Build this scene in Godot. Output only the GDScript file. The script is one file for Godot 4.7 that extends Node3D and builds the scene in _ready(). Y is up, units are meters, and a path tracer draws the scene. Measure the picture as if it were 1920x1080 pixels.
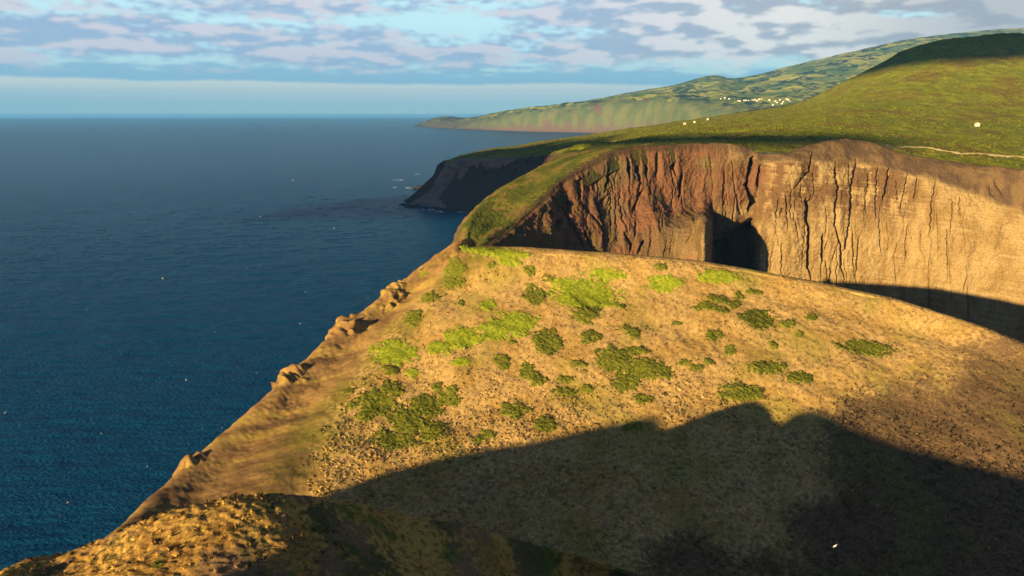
extends Node3D
# A volcanic headland seen from a drone: near ridge, tan slope, crater cliff, coastal plain with a green cone, far island, open sea.
# Metres, y up, the sea lies at y = 0. The *_SHAPE tables hold estimated ground points of each landform.

const HILL_SHAPE := {"columns": [-40, -20, 0, 16, 45, 160, 300, 430, 560, 690, 790, 880, 1000, 1400], "rows": [-2, -1, 0, 1, 2, 3, 4, 5, 6, 7.5], "points": [
		[Vector3(-53.3, -6, -321), Vector3(-28.3, 62, -317), Vector3(-5.3, 85, -339), Vector3(-16, 62.2, -361.7), Vector3(-6.2, 61.8, -365.3), Vector3(18.7, 60.5, -367.1), Vector3(50.1, 57.7, -367.1), Vector3(76.9, 55.5, -365.3), Vector3(106.6, 50.7, -359.9), Vector3(137, 45.8, -349.1), Vector3(158.5, 40.8, -332.9), Vector3(173.4, 35.7, -314), Vector3(189.9, 28.6, -292.4), Vector3(272.7, -6.9, -184.4)],
		[Vector3(-53.3, -6, -321), Vector3(-28.3, 62, -317), Vector3(-13.3, 111, -317), Vector3(-16, 94.2, -333.7), Vector3(-6.2, 93.8, -337.3), Vector3(18.7, 92.5, -339.1), Vector3(50.1, 89.7, -339.1), Vector3(76.9, 87.5, -337.3), Vector3(106.6, 82.7, -331.9), Vector3(137, 77.8, -321.1), Vector3(158.5, 72.8, -304.9), Vector3(173.4, 67.7, -286), Vector3(189.9, 60.6, -264.4), Vector3(272.7, 25.1, -156.4)],
		[Vector3(-57.3, -6, -291), Vector3(-32.3, 66, -293), Vector3(-19.3, 120, -297), Vector3(-16, 120.2, -299.7), Vector3(-6.2, 119.8, -303.3), Vector3(18.7, 118.5, -305.1), Vector3(50.1, 115.7, -305.1), Vector3(76.9, 113.5, -303.3), Vector3(106.6, 108.7, -297.9), Vector3(137, 103.8, -287.1), Vector3(158.5, 98.8, -270.9), Vector3(173.4, 93.7, -252), Vector3(189.9, 86.6, -230.4), Vector3(272.7, 51.1, -122.4)],
		[Vector3(-82.5, -6, -280.2), Vector3(-57.5, 58, -282.2), Vector3(-44.5, 105.4, -286.2), Vector3(-38.7, 104.6, -282.6), Vector3(-28.1, 106.7, -280.8), Vector3(7.8, 107, -281.7), Vector3(42.9, 106.8, -282.6), Vector3(70.1, 105.7, -281.7), Vector3(100, 102.1, -277.2), Vector3(130.6, 96.9, -267.3), Vector3(151, 92.5, -252.9), Vector3(165.5, 87.7, -235.8), Vector3(182.2, 80.8, -216.9), Vector3(265.6, 46.7, -122.4)],
		[Vector3(-101.9, -6, -255.9), Vector3(-76.9, 51.3, -257.9), Vector3(-63.9, 93.2, -261.9), Vector3(-54.9, 92.4, -256.5), Vector3(-43.9, 93.7, -252), Vector3(-10.6, 94.7, -252), Vector3(24.8, 94.8, -252.9), Vector3(60.2, 93.7, -252), Vector3(92.7, 91.2, -248.4), Vector3(121.6, 87.5, -240.3), Vector3(140.9, 84.7, -228.6), Vector3(155.9, 81.7, -216.9), Vector3(172.6, 76.2, -201.6), Vector3(256.3, 49, -125.1)],
		[Vector3(-116.4, -6, -228), Vector3(-91.4, 45.3, -230), Vector3(-78.4, 82.3, -234), Vector3(-67.3, 82, -226.8), Vector3(-54.3, 82.5, -223.2), Vector3(-17.7, 83.5, -225), Vector3(19.4, 84, -226.8), Vector3(53.4, 83.3, -226.8), Vector3(86.3, 81.7, -223.2), Vector3(113.4, 79.6, -216), Vector3(131.7, 77.7, -207), Vector3(146.2, 75.6, -198), Vector3(162.9, 71.6, -186.3), Vector3(246.6, 51.4, -127.8)],
		[Vector3(-127.2, -6, -201), Vector3(-102.2, 41.4, -203), Vector3(-89.2, 75.3, -207), Vector3(-77.8, 75.6, -198), Vector3(-61.5, 76.3, -191.7), Vector3(-25.6, 74.9, -195.3), Vector3(12.9, 74.5, -197.1), Vector3(47.4, 73.7, -197.1), Vector3(78.1, 72.7, -194.4), Vector3(104.4, 71.9, -189.9), Vector3(122.2, 71, -184.5), Vector3(136.4, 69.6, -179.1), Vector3(154.4, 66.4, -171), Vector3(244.1, 50.7, -130.5)],
		[Vector3(-131.8, -6, -166.8), Vector3(-106.8, 40.6, -168.8), Vector3(-93.8, 73.8, -172.8), Vector3(-83.3, 72.1, -167.4), Vector3(-66, 70.1, -163.8), Vector3(-29.6, 66.8, -164.7), Vector3(8.7, 65.4, -166.5), Vector3(41.2, 65, -166.5), Vector3(69.2, 64.8, -164.7), Vector3(94.3, 64.6, -162.9), Vector3(111.1, 64.3, -160.2), Vector3(125.1, 63.4, -157.5), Vector3(143.3, 61.2, -153), Vector3(234.2, 50.3, -130.5)],
		[Vector3(-131.8, -6, -126.8), Vector3(-106.8, 40.6, -128.8), Vector3(-93.8, 73.8, -132.8), Vector3(-83.3, 72.1, -127.4), Vector3(-66, 67.1, -137.8), Vector3(-29.6, 63.8, -138.7), Vector3(8.7, 62.4, -140.5), Vector3(41.2, 62, -140.5), Vector3(69.2, 61.8, -138.7), Vector3(94.3, 61.6, -136.9), Vector3(111.1, 61.3, -134.2), Vector3(125.1, 60.4, -131.5), Vector3(143.3, 58.2, -127), Vector3(234.2, 47.3, -104.5)],
		[Vector3(-131.8, -4, -86.8), Vector3(-106.8, 42.6, -88.8), Vector3(-93.8, 75.8, -92.8), Vector3(-83.3, 74.1, -87.4), Vector3(-66, 69.1, -97.8), Vector3(-29.6, 65.8, -98.7), Vector3(8.7, 64.4, -100.5), Vector3(41.2, 64, -100.5), Vector3(69.2, 63.8, -98.7), Vector3(94.3, 63.6, -96.9), Vector3(111.1, 63.3, -94.2), Vector3(125.1, 62.4, -91.5), Vector3(143.3, 60.2, -87), Vector3(234.2, 49.3, -64.5)]]}
const MOUND_SHAPE := {"columns": [-40, -18, 0, 7, 14, 22, 30, 39, 46, 58, 74, 92, 112, 140], "rows": [-1.6, -0.7, 0, 1, 2, 3.2, 4.5, 6, 7.5], "points": [
		[Vector3(-110.8, -4, -123.5), Vector3(-81.8, 36.5, -123.5), Vector3(-65.8, 74.5, -123.5), Vector3(-61, 76.5, -124.6), Vector3(-56.1, 78.7, -125.6), Vector3(-49.7, 81, -126.7), Vector3(-43.2, 81.9, -129.2), Vector3(-36.2, 81, -133.6), Vector3(-30.9, 79.1, -137), Vector3(-21.3, 71.8, -146.5), Vector3(-2, 58.9, -161), Vector3(25.9, 40.8, -176), Vector3(47.9, 22.8, -176), Vector3(85.9, -5.2, -176)],
		[Vector3(-110.8, -4, -106.5), Vector3(-81.8, 60.5, -106.5), Vector3(-65.8, 98.5, -106.5), Vector3(-61, 100.5, -107.6), Vector3(-56.1, 102.7, -108.6), Vector3(-49.7, 105, -109.7), Vector3(-43.2, 105.9, -112.2), Vector3(-36.2, 105, -116.6), Vector3(-30.9, 103.1, -120), Vector3(-21.3, 95.8, -129.5), Vector3(-2, 82.9, -144), Vector3(25.9, 64.8, -159), Vector3(47.9, 46.8, -159), Vector3(85.9, 18.8, -159)],
		[Vector3(-110.8, -4, -97.5), Vector3(-81.8, 70.5, -97.5), Vector3(-65.8, 108.5, -97.5), Vector3(-61, 110.5, -98.6), Vector3(-56.1, 112.7, -99.6), Vector3(-49.7, 115, -100.7), Vector3(-43.2, 115.9, -103.2), Vector3(-36.2, 115, -107.6), Vector3(-30.9, 113.1, -111), Vector3(-21.3, 105.8, -120.5), Vector3(-2, 92.9, -135), Vector3(25.9, 74.8, -150), Vector3(47.9, 56.8, -150), Vector3(85.9, 28.8, -150)],
		[Vector3(-112.5, -4, -89.5), Vector3(-83.5, 72.9, -89.5), Vector3(-67.5, 110.9, -89.5), Vector3(-62.2, 111.5, -91), Vector3(-54.7, 112.4, -92.5), Vector3(-46.9, 113.8, -94), Vector3(-39.5, 113.8, -96.8), Vector3(-30.9, 112.6, -100.5), Vector3(-25.4, 108.1, -107), Vector3(-15.7, 100.1, -117), Vector3(0, 87.9, -132), Vector3(21.5, 71, -150), Vector3(43.5, 53, -150), Vector3(81.5, 25, -150)],
		[Vector3(-115.9, -4, -82), Vector3(-86.9, 75.1, -82), Vector3(-70.9, 113.1, -82), Vector3(-64.6, 112.4, -83.5), Vector3(-56, 111.7, -85), Vector3(-47.1, 111.5, -86.5), Vector3(-37.6, 110.4, -89), Vector3(-26.9, 108.8, -92.5), Vector3(-21, 103.7, -99.5), Vector3(-11.7, 95.1, -110), Vector3(1.9, 82.9, -124), Vector3(20.8, 64.6, -143), Vector3(42.8, 46.6, -143), Vector3(80.8, 18.6, -143)],
		[Vector3(-145, -4, -60), Vector3(-116, 66, -60), Vector3(-100, 104, -60), Vector3(-94, 106, -60), Vector3(-87, 108, -60), Vector3(-79, 108, -60), Vector3(-70, 107, -60), Vector3(-58, 106, -60), Vector3(-46, 104, -60), Vector3(-30, 98, -60), Vector3(-10, 86, -60), Vector3(15, 74, -60), Vector3(37, 56, -60), Vector3(75, 28, -60)],
		[Vector3(-235, -4, -20), Vector3(-206, 80, -20), Vector3(-190, 118, -20), Vector3(-165, 124, -20), Vector3(-150, 122, -20), Vector3(-132, 114, -20), Vector3(-112, 112, -20), Vector3(-95, 116, -20), Vector3(-80, 122, -20), Vector3(-60, 124, -20), Vector3(-40, 118, -20), Vector3(0, 104, -20), Vector3(22, 86, -20), Vector3(60, 58, -20)],
		[Vector3(-285, -4, 40), Vector3(-256, 95, 40), Vector3(-240, 133, 40), Vector3(-214, 140.5, 40), Vector3(-203, 145.5, 40), Vector3(-191, 149.5, 40), Vector3(-184, 139.5, 40), Vector3(-159, 136, 40), Vector3(-149, 150.5, 40), Vector3(-125, 143, 40), Vector3(-100, 138, 40), Vector3(0, 123, 40), Vector3(22, 105, 40), Vector3(60, 77, 40)],  # unseen rise behind the viewer, shaped to cast the shadow on the hillside
		[Vector3(-285, -4, 110), Vector3(-256, 67, 110), Vector3(-240, 105, 110), Vector3(-214, 112.5, 110), Vector3(-203, 117.5, 110), Vector3(-191, 121.5, 110), Vector3(-184, 111.5, 110), Vector3(-159, 108, 110), Vector3(-149, 122.5, 110), Vector3(-125, 115, 110), Vector3(-100, 110, 110), Vector3(0, 95, 110), Vector3(22, 77, 110), Vector3(60, 49, 110)]]}
const WALL_SHAPE := {"columns": [0, 55, 113, 150, 195, 241, 295, 347, 395, 422, 432, 470, 503, 512, 535, 575, 615, 655, 695, 745, 795, 855, 945, 1025, 1155, 1505], "rows": [-0.5, 0, 0.5, 1.5, 2.5, 4, 4.8, 6], "points": [
		[Vector3(-13.9, 85.3, -470), Vector3(3, 92.4, -510), Vector3(23.7, 106.9, -550), Vector3(38.2, 117.1, -573), Vector3(56.2, 126.7, -590), Vector3(75, 134.4, -602), Vector3(97.7, 137, -614), Vector3(119.3, 138.3, -620), Vector3(139.5, 138.9, -625), Vector3(150.3, 138.9, -625), Vector3(154.6, 138.9, -626), Vector3(169.9, 138.1, -626), Vector3(184, 135.2, -628), Vector3(187.8, 132.4, -628), Vector3(197.1, 132, -628), Vector3(214.6, 133.1, -632), Vector3(232, 137.7, -636), Vector3(249.6, 141.2, -640), Vector3(268.6, 141.4, -646), Vector3(287.9, 137.5, -642), Vector3(306.4, 130.5, -636), Vector3(326, 127.4, -626), Vector3(354.7, 123.1, -612), Vector3(376.4, 121, -596), Vector3(410, 115.4, -572), Vector3(544.3, 92.7, -476)],
		[Vector3(-16.9, 94.3, -450), Vector3(0, 101.4, -490), Vector3(20.7, 115.9, -530), Vector3(35.2, 126.1, -553), Vector3(53.2, 135.7, -570), Vector3(72, 143.4, -582), Vector3(94.7, 146, -594), Vector3(116.3, 147.3, -600), Vector3(136.5, 147.9, -605), Vector3(147.3, 147.9, -605), Vector3(151.6, 147.9, -606), Vector3(166.9, 147.1, -606), Vector3(181, 144.2, -608), Vector3(184.8, 141.4, -608), Vector3(194.1, 141, -608), Vector3(211.6, 142.1, -612), Vector3(229, 146.7, -616), Vector3(246.6, 150.2, -620), Vector3(265.6, 150.4, -626), Vector3(284.9, 146.5, -622), Vector3(303.4, 139.5, -616), Vector3(323, 136.4, -606), Vector3(351.7, 132.1, -592), Vector3(373.4, 130, -576), Vector3(407, 124.4, -552), Vector3(541.3, 101.7, -456)],
		[Vector3(-16.7, 93.9, -445), Vector3(0, 99.8, -485), Vector3(20.5, 112.5, -525), Vector3(34.9, 121.8, -548), Vector3(52.9, 130.8, -565), Vector3(71.5, 138.3, -577), Vector3(94, 141.6, -589), Vector3(115.5, 142.8, -595), Vector3(135.6, 143.4, -600), Vector3(146.4, 143.4, -600), Vector3(150.6, 143.4, -601), Vector3(165.9, 142.2, -601), Vector3(179.9, 137.7, -603), Vector3(183.7, 136.1, -603), Vector3(193, 134.9, -603), Vector3(205.2, 135.6, -592), Vector3(222.5, 136.1, -596), Vector3(240, 135.5, -600), Vector3(258.6, 134.8, -606), Vector3(277.3, 131, -602), Vector3(295, 126.7, -596), Vector3(314.3, 121.2, -586), Vector3(342.9, 110.1, -572), Vector3(365.1, 98.6, -556), Vector3(399.1, 82.7, -532), Vector3(535.4, 19.3, -436)],
		[Vector3(-16.8, 92.3, -447), Vector3(0, 96.6, -484), Vector3(20.4, 106, -520), Vector3(34.7, 108.9, -541), Vector3(52.5, 112, -557), Vector3(71, 114.7, -568), Vector3(93.2, 114.5, -578), Vector3(115.4, 105.8, -586), Vector3(135.9, 100.4, -592), Vector3(147.3, 97.7, -594), Vector3(155.3, 80.6, -606), Vector3(170.8, 87.1, -607), Vector3(183.9, 94.5, -607), Vector3(184.7, 98.1, -598), Vector3(191.7, 103.2, -592), Vector3(206.8, 105.4, -590), Vector3(223.2, 108.4, -592), Vector3(239.1, 109.2, -592), Vector3(256.8, 108.8, -596), Vector3(276.1, 106.6, -594), Vector3(293.5, 104, -588), Vector3(312.9, 101.1, -579), Vector3(341.6, 92.7, -566), Vector3(364.7, 83.2, -552), Vector3(400, 68.3, -530), Vector3(541.3, 8.7, -442)],
		[Vector3(-16.7, 91, -444), Vector3(0, 93.2, -478), Vector3(20.1, 96.8, -510), Vector3(34, 96.1, -528), Vector3(51.6, 94, -543), Vector3(69.9, 92.4, -554), Vector3(90.5, 92.1, -556), Vector3(109.4, 92.7, -552), Vector3(125.5, 93.4, -544), Vector3(131.5, 95, -528), Vector3(161.7, 71.4, -630), Vector3(178.8, 76.9, -634), Vector3(191.3, 85.2, -630), Vector3(184.3, 85.6, -594), Vector3(191.9, 81.6, -588), Vector3(207, 80.1, -585), Vector3(223.3, 79.9, -586), Vector3(239.3, 79.9, -586), Vector3(256.5, 79.4, -589), Vector3(275.8, 77.7, -587), Vector3(293.2, 75.5, -581), Vector3(312.5, 73, -572), Vector3(340.8, 66.7, -559), Vector3(363.5, 59.7, -545), Vector3(398.2, 47.6, -523), Vector3(537.1, -1.1, -435)],
		[Vector3(-16.6, 86.9, -441), Vector3(0, 82.9, -471), Vector3(19.9, 77.4, -501), Vector3(33.7, 72.6, -517), Vector3(50.9, 68.3, -530), Vector3(69, 64.5, -540), Vector3(89.1, 60.7, -540), Vector3(107.7, 59.7, -536), Vector3(124.1, 59, -530), Vector3(130.5, 60.2, -516), Vector3(163.7, 35.9, -630), Vector3(181.4, 32.8, -634), Vector3(194.2, 31.9, -628), Vector3(185.9, 38.4, -589), Vector3(193.4, 37.7, -583), Vector3(208.8, 34.2, -580), Vector3(225.2, 30.1, -580), Vector3(241.2, 26.2, -579), Vector3(259, 21.3, -582), Vector3(278.7, 17.6, -580), Vector3(296.3, 14.2, -574), Vector3(315.9, 11.4, -565), Vector3(344.4, 7, -552), Vector3(367, 3.3, -538), Vector3(402.6, -7.4, -517), Vector3(545.3, -50.1, -433)],
		[Vector3(-16.1, 44, -407), Vector3(0, 44, -437), Vector3(19.3, 44, -467), Vector3(32.7, 44, -483), Vector3(49.4, 44, -496), Vector3(66.9, 44, -506), Vector3(86.4, 44, -506), Vector3(104.5, 44, -502), Vector3(120.4, 44, -496), Vector3(126.6, 44, -482), Vector3(158.8, 29.9, -596), Vector3(176, 26.8, -600), Vector3(188.3, 25.9, -594), Vector3(180.3, 32.4, -555), Vector3(187.6, 31.7, -549), Vector3(202.5, 28.2, -546), Vector3(218.4, 24.1, -546), Vector3(234, 20.2, -545), Vector3(251.2, 15.3, -548), Vector3(270.3, 11.6, -546), Vector3(287.4, 8.2, -540), Vector3(306.4, 5.4, -531), Vector3(334.1, 1, -518), Vector3(356, -2.7, -504), Vector3(390.6, -13.4, -483), Vector3(529, -56.1, -399)],
		[Vector3(-15, 40, -327), Vector3(0, 40, -357), Vector3(18, 40, -387), Vector3(30.4, 40, -403), Vector3(45.9, 40, -416), Vector3(62.2, 40, -426), Vector3(80.4, 40, -426), Vector3(97.2, 40, -422), Vector3(111.9, 40, -416), Vector3(117.7, 40, -402), Vector3(147.7, 27.9, -516), Vector3(163.7, 24.8, -520), Vector3(175.2, 23.9, -514), Vector3(167.7, 30.4, -475), Vector3(174.5, 29.7, -469), Vector3(188.3, 26.2, -466), Vector3(203.1, 22.1, -466), Vector3(217.6, 18.2, -465), Vector3(233.6, 13.3, -468), Vector3(251.4, 9.6, -466), Vector3(267.3, 6.2, -460), Vector3(285, 3.4, -451), Vector3(310.7, -1, -438), Vector3(331, -4.7, -424), Vector3(363.2, -15.4, -403), Vector3(491.9, -58.1, -319)]]}
const FLANK_SHAPE := {"columns": [-1, 0, 1, 2, 3, 4, 5, 6, 7], "rows": [-0.5, 0, 1, 2, 3, 3.6, 5], "points": [
		[Vector3(-14.9, 68.3, -420), Vector3(-10.9, 82.3, -444), Vector3(6, 89.4, -484), Vector3(26.7, 103.9, -524), Vector3(41.2, 114.1, -547), Vector3(59.2, 123.7, -564), Vector3(78, 131.4, -576), Vector3(100.7, 134, -588), Vector3(122.3, 135.3, -594)],
		[Vector3(-20.9, 80.3, -426), Vector3(-16.9, 94.3, -450), Vector3(0, 101.4, -490), Vector3(20.7, 115.9, -530), Vector3(35.2, 126.1, -553), Vector3(53.2, 135.7, -570), Vector3(72, 143.4, -582), Vector3(94.7, 146, -594), Vector3(116.3, 147.3, -600)],
		[Vector3(-25.2, 81.6, -430), Vector3(-21.2, 95.6, -454), Vector3(-10, 103, -497.3), Vector3(5.9, 114, -538.6), Vector3(19.2, 122.8, -568.5), Vector3(36.8, 130.9, -594.8), Vector3(57.6, 139, -620.9), Vector3(79.6, 143.4, -646.1), Vector3(101.2, 145.2, -667.7)],
		[Vector3(-29.6, 82.3, -434), Vector3(-25.6, 96.3, -458), Vector3(-20.2, 104.2, -504.7), Vector3(-9.3, 111.6, -547.4), Vector3(2.7, 118.9, -584.5), Vector3(19.9, 125.5, -620.2), Vector3(42.8, 134, -661.1), Vector3(64.1, 140.3, -699.9), Vector3(85.7, 142.5, -737.4)],
		[Vector3(-33.9, 79.6, -438), Vector3(-29.9, 93.6, -462), Vector3(-30.2, 101.8, -512), Vector3(-24, 105.7, -556), Vector3(-13.3, 111.6, -600), Vector3(3.5, 116.7, -645), Vector3(28.5, 125.6, -700), Vector3(49, 133.7, -752), Vector3(70.6, 136.4, -805)],
		[Vector3(-45.9, 53.6, -442), Vector3(-41.9, 67.6, -466), Vector3(-42.2, 75.8, -516), Vector3(-36, 79.7, -560), Vector3(-25.3, 85.6, -604), Vector3(-8.5, 90.7, -649), Vector3(16.5, 99.6, -704), Vector3(37, 107.7, -756), Vector3(58.6, 110.4, -809)],
		[Vector3(-71.9, -5, -444), Vector3(-69.9, -5, -470), Vector3(-70.2, -5, -520), Vector3(-64, -5, -564), Vector3(-53.3, -5, -608), Vector3(-36.5, -5, -653), Vector3(-11.5, -5, -708), Vector3(9, -5, -760), Vector3(30.6, -5, -813)]]}
const PLAIN_SHAPE := {"columns": [-130, -60, 0, 150, 300, 450, 560, 610, 670, 740, 810, 880, 940, 1040, 1440], "rows": [0, 0.7, 1.6, 2.6, 3.6, 4.5, 5.3, 6, 7], "points": [
		[Vector3(-31.4, -8, -715), Vector3(33.6, 81.6, -707), Vector3(58.6, 136, -705), Vector3(73.5, 134.9, -690), Vector3(120.7, 142, -622), Vector3(182.9, 140.2, -625), Vector3(232, 141.1, -632), Vector3(255, 145, -640), Vector3(280.9, 144.9, -641), Vector3(309.3, 135.5, -636), Vector3(334.1, 131.9, -626), Vector3(353.3, 129.4, -608), Vector3(369.4, 127.6, -594), Vector3(394.7, 124.2, -572), Vector3(495.9, 110.7, -484)],
		[Vector3(-40.4, -8, -755), Vector3(24.6, 81, -747), Vector3(49.6, 135, -745), Vector3(92, 139.4, -745), Vector3(147.2, 143.8, -760), Vector3(224.6, 145.4, -770), Vector3(283.5, 146.8, -775), Vector3(308, 147.8, -775), Vector3(336.8, 145.9, -770), Vector3(368.3, 140.8, -760), Vector3(396.1, 137.5, -745), Vector3(425.4, 134.5, -735), Vector3(449, 132.1, -725), Vector3(487.6, 128.2, -710), Vector3(642.4, 112.7, -650)],
		[Vector3(-19.5, -8, -1010), Vector3(45.5, 75, -1002), Vector3(70.5, 125, -1000), Vector3(126, 134.8, -1000), Vector3(193.4, 143.3, -1000), Vector3(291.1, 147.8, -1000), Vector3(364.8, 152.4, -1000), Vector3(396.3, 154.3, -1000), Vector3(429.6, 153.3, -985), Vector3(465.9, 149.9, -965), Vector3(500.4, 146.6, -945), Vector3(533.1, 143.5, -925), Vector3(558, 140.5, -905), Vector3(601.8, 135.6, -880), Vector3(777, 115.9, -780)],
		[Vector3(-54.6, -8, -1340), Vector3(10.4, 60.3, -1332), Vector3(35.4, 100.5, -1330), Vector3(134.4, 118.1, -1350), Vector3(260.6, 143.6, -1350), Vector3(391.9, 155.8, -1350), Vector3(490.7, 168, -1350), Vector3(528.8, 174.9, -1340), Vector3(572.6, 179.9, -1320), Vector3(618.9, 179.7, -1290), Vector3(662.7, 177.8, -1260), Vector3(709.4, 176.1, -1240), Vector3(746.5, 172.9, -1220), Vector3(807.1, 168.2, -1190), Vector3(1049.6, 149.6, -1070)],
		[Vector3(-216.9, -8, -1570), Vector3(-151.9, 46.3, -1562), Vector3(-126.9, 77.2, -1560), Vector3(44.1, 101.8, -1660), Vector3(254.7, 131.2, -1750), Vector3(486.4, 160.4, -1800), Vector3(620.2, 181.1, -1780), Vector3(660.2, 196.1, -1720), Vector3(691.7, 220, -1640), Vector3(742, 236.1, -1580), Vector3(797.9, 240.3, -1540), Vector3(855.9, 240.8, -1510), Vector3(903.1, 238, -1490), Vector3(981.1, 229.3, -1460), Vector3(1293.4, 194.3, -1340)],
		[Vector3(-210.2, -8, -1650), Vector3(-145.2, 48, -1642), Vector3(-120.2, 80, -1640), Vector3(30.7, 97.7, -1850), Vector3(261.9, 128.7, -1980), Vector3(534.3, 164.2, -2080), Vector3(707.9, 188.3, -2080), Vector3(738.5, 211, -1960), Vector3(764.1, 244.3, -1830), Vector3(813.6, 276.7, -1740), Vector3(870.7, 289.5, -1690), Vector3(935.2, 293.6, -1660), Vector3(990.3, 294.5, -1645), Vector3(1081.5, 283.5, -1620), Vector3(1446.2, 239.7, -1520)],
		[Vector3(-199.5, -8, -1760), Vector3(-134.5, 47.2, -1752), Vector3(-109.5, 78.6, -1750), Vector3(33.2, 95.1, -2000), Vector3(247.5, 117.7, -2200), Vector3(553.8, 153.3, -2400), Vector3(884.2, 206.4, -2450), Vector3(818.5, 236, -2080), Vector3(842.3, 266.8, -1960), Vector3(888.9, 307.6, -1880), Vector3(950.5, 329.8, -1840), Vector3(1021.3, 337, -1820), Vector3(1090.8, 343.8, -1820), Vector3(1196.5, 330.8, -1800), Vector3(1619.2, 278.7, -1720)],
		[Vector3(-189.5, -8, -1920), Vector3(-124.5, 32.2, -1912), Vector3(-99.5, 53.6, -1910), Vector3(43.2, 70.1, -2160), Vector3(257.5, 92.7, -2360), Vector3(563.8, 128.3, -2560), Vector3(894.2, 180.7, -2610), Vector3(828.5, 206.7, -2240), Vector3(852.3, 233.8, -2120), Vector3(898.9, 269.7, -2040), Vector3(960.5, 289.2, -2000), Vector3(1031.3, 295.6, -1980), Vector3(1100.8, 301.5, -1980), Vector3(1206.5, 290.1, -1960), Vector3(1629.2, 244.3, -1880)],
		[Vector3(-179.5, -8, -2360), Vector3(-114.5, -6.8, -2352), Vector3(-89.5, -11.4, -2350), Vector3(53.2, 5.1, -2600), Vector3(267.5, 27.7, -2800), Vector3(573.8, 61.7, -3000), Vector3(904.2, 88.2, -3050), Vector3(838.5, 103, -2680), Vector3(862.3, 118.4, -2560), Vector3(908.9, 138.8, -2480), Vector3(970.5, 149.9, -2440), Vector3(1041.3, 153.5, -2420), Vector3(1110.8, 156.9, -2420), Vector3(1216.5, 150.4, -2400), Vector3(1639.2, 124.3, -2320)]]}
const HEADLAND_SHAPE := {"columns": [-90, 0, 50, 110, 180, 260, 340], "rows": [-0.5, 0, 1, 2, 3], "points": [
		[Vector3(-100.7, 68.8, -1850), Vector3(-115.7, 72.7, -1620), Vector3(-77.9, 83.2, -1550), Vector3(-26.4, 87.9, -1490), Vector3(30.2, 91.6, -1420), Vector3(79.6, 99.4, -1320), Vector3(119.1, 108.5, -1200)],
		[Vector3(-112.7, 74.8, -1800), Vector3(-127.7, 78.7, -1570), Vector3(-89.9, 89.2, -1500), Vector3(-38.4, 93.9, -1440), Vector3(18.2, 97.6, -1370), Vector3(67.6, 105.4, -1270), Vector3(107.1, 114.5, -1150)],
		[Vector3(-123.4, 44.4, -1810), Vector3(-142.7, 48.6, -1556), Vector3(-100.1, 60.2, -1496), Vector3(-43.4, 62.4, -1440), Vector3(16.5, 66, -1368), Vector3(67.7, 73.8, -1265), Vector3(106.8, 84.8, -1140)],
		[Vector3(-132.8, 15.2, -1800), Vector3(-159.9, 23.7, -1545), Vector3(-108, 27.1, -1488), Vector3(-48.3, 28.2, -1436), Vector3(13.7, 31.9, -1362), Vector3(67.7, 40.7, -1258), Vector3(106.5, 52.4, -1130)],
		[Vector3(-130.4, -3, -1640.5), Vector3(-203, -3, -1519.1), Vector3(-115.9, -3, -1454.3), Vector3(-54.5, -3, -1414.1), Vector3(9.3, -3, -1368.5), Vector3(71.5, -3, -1318.9), Vector3(120.2, -3, -1266.3)]]}
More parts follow.
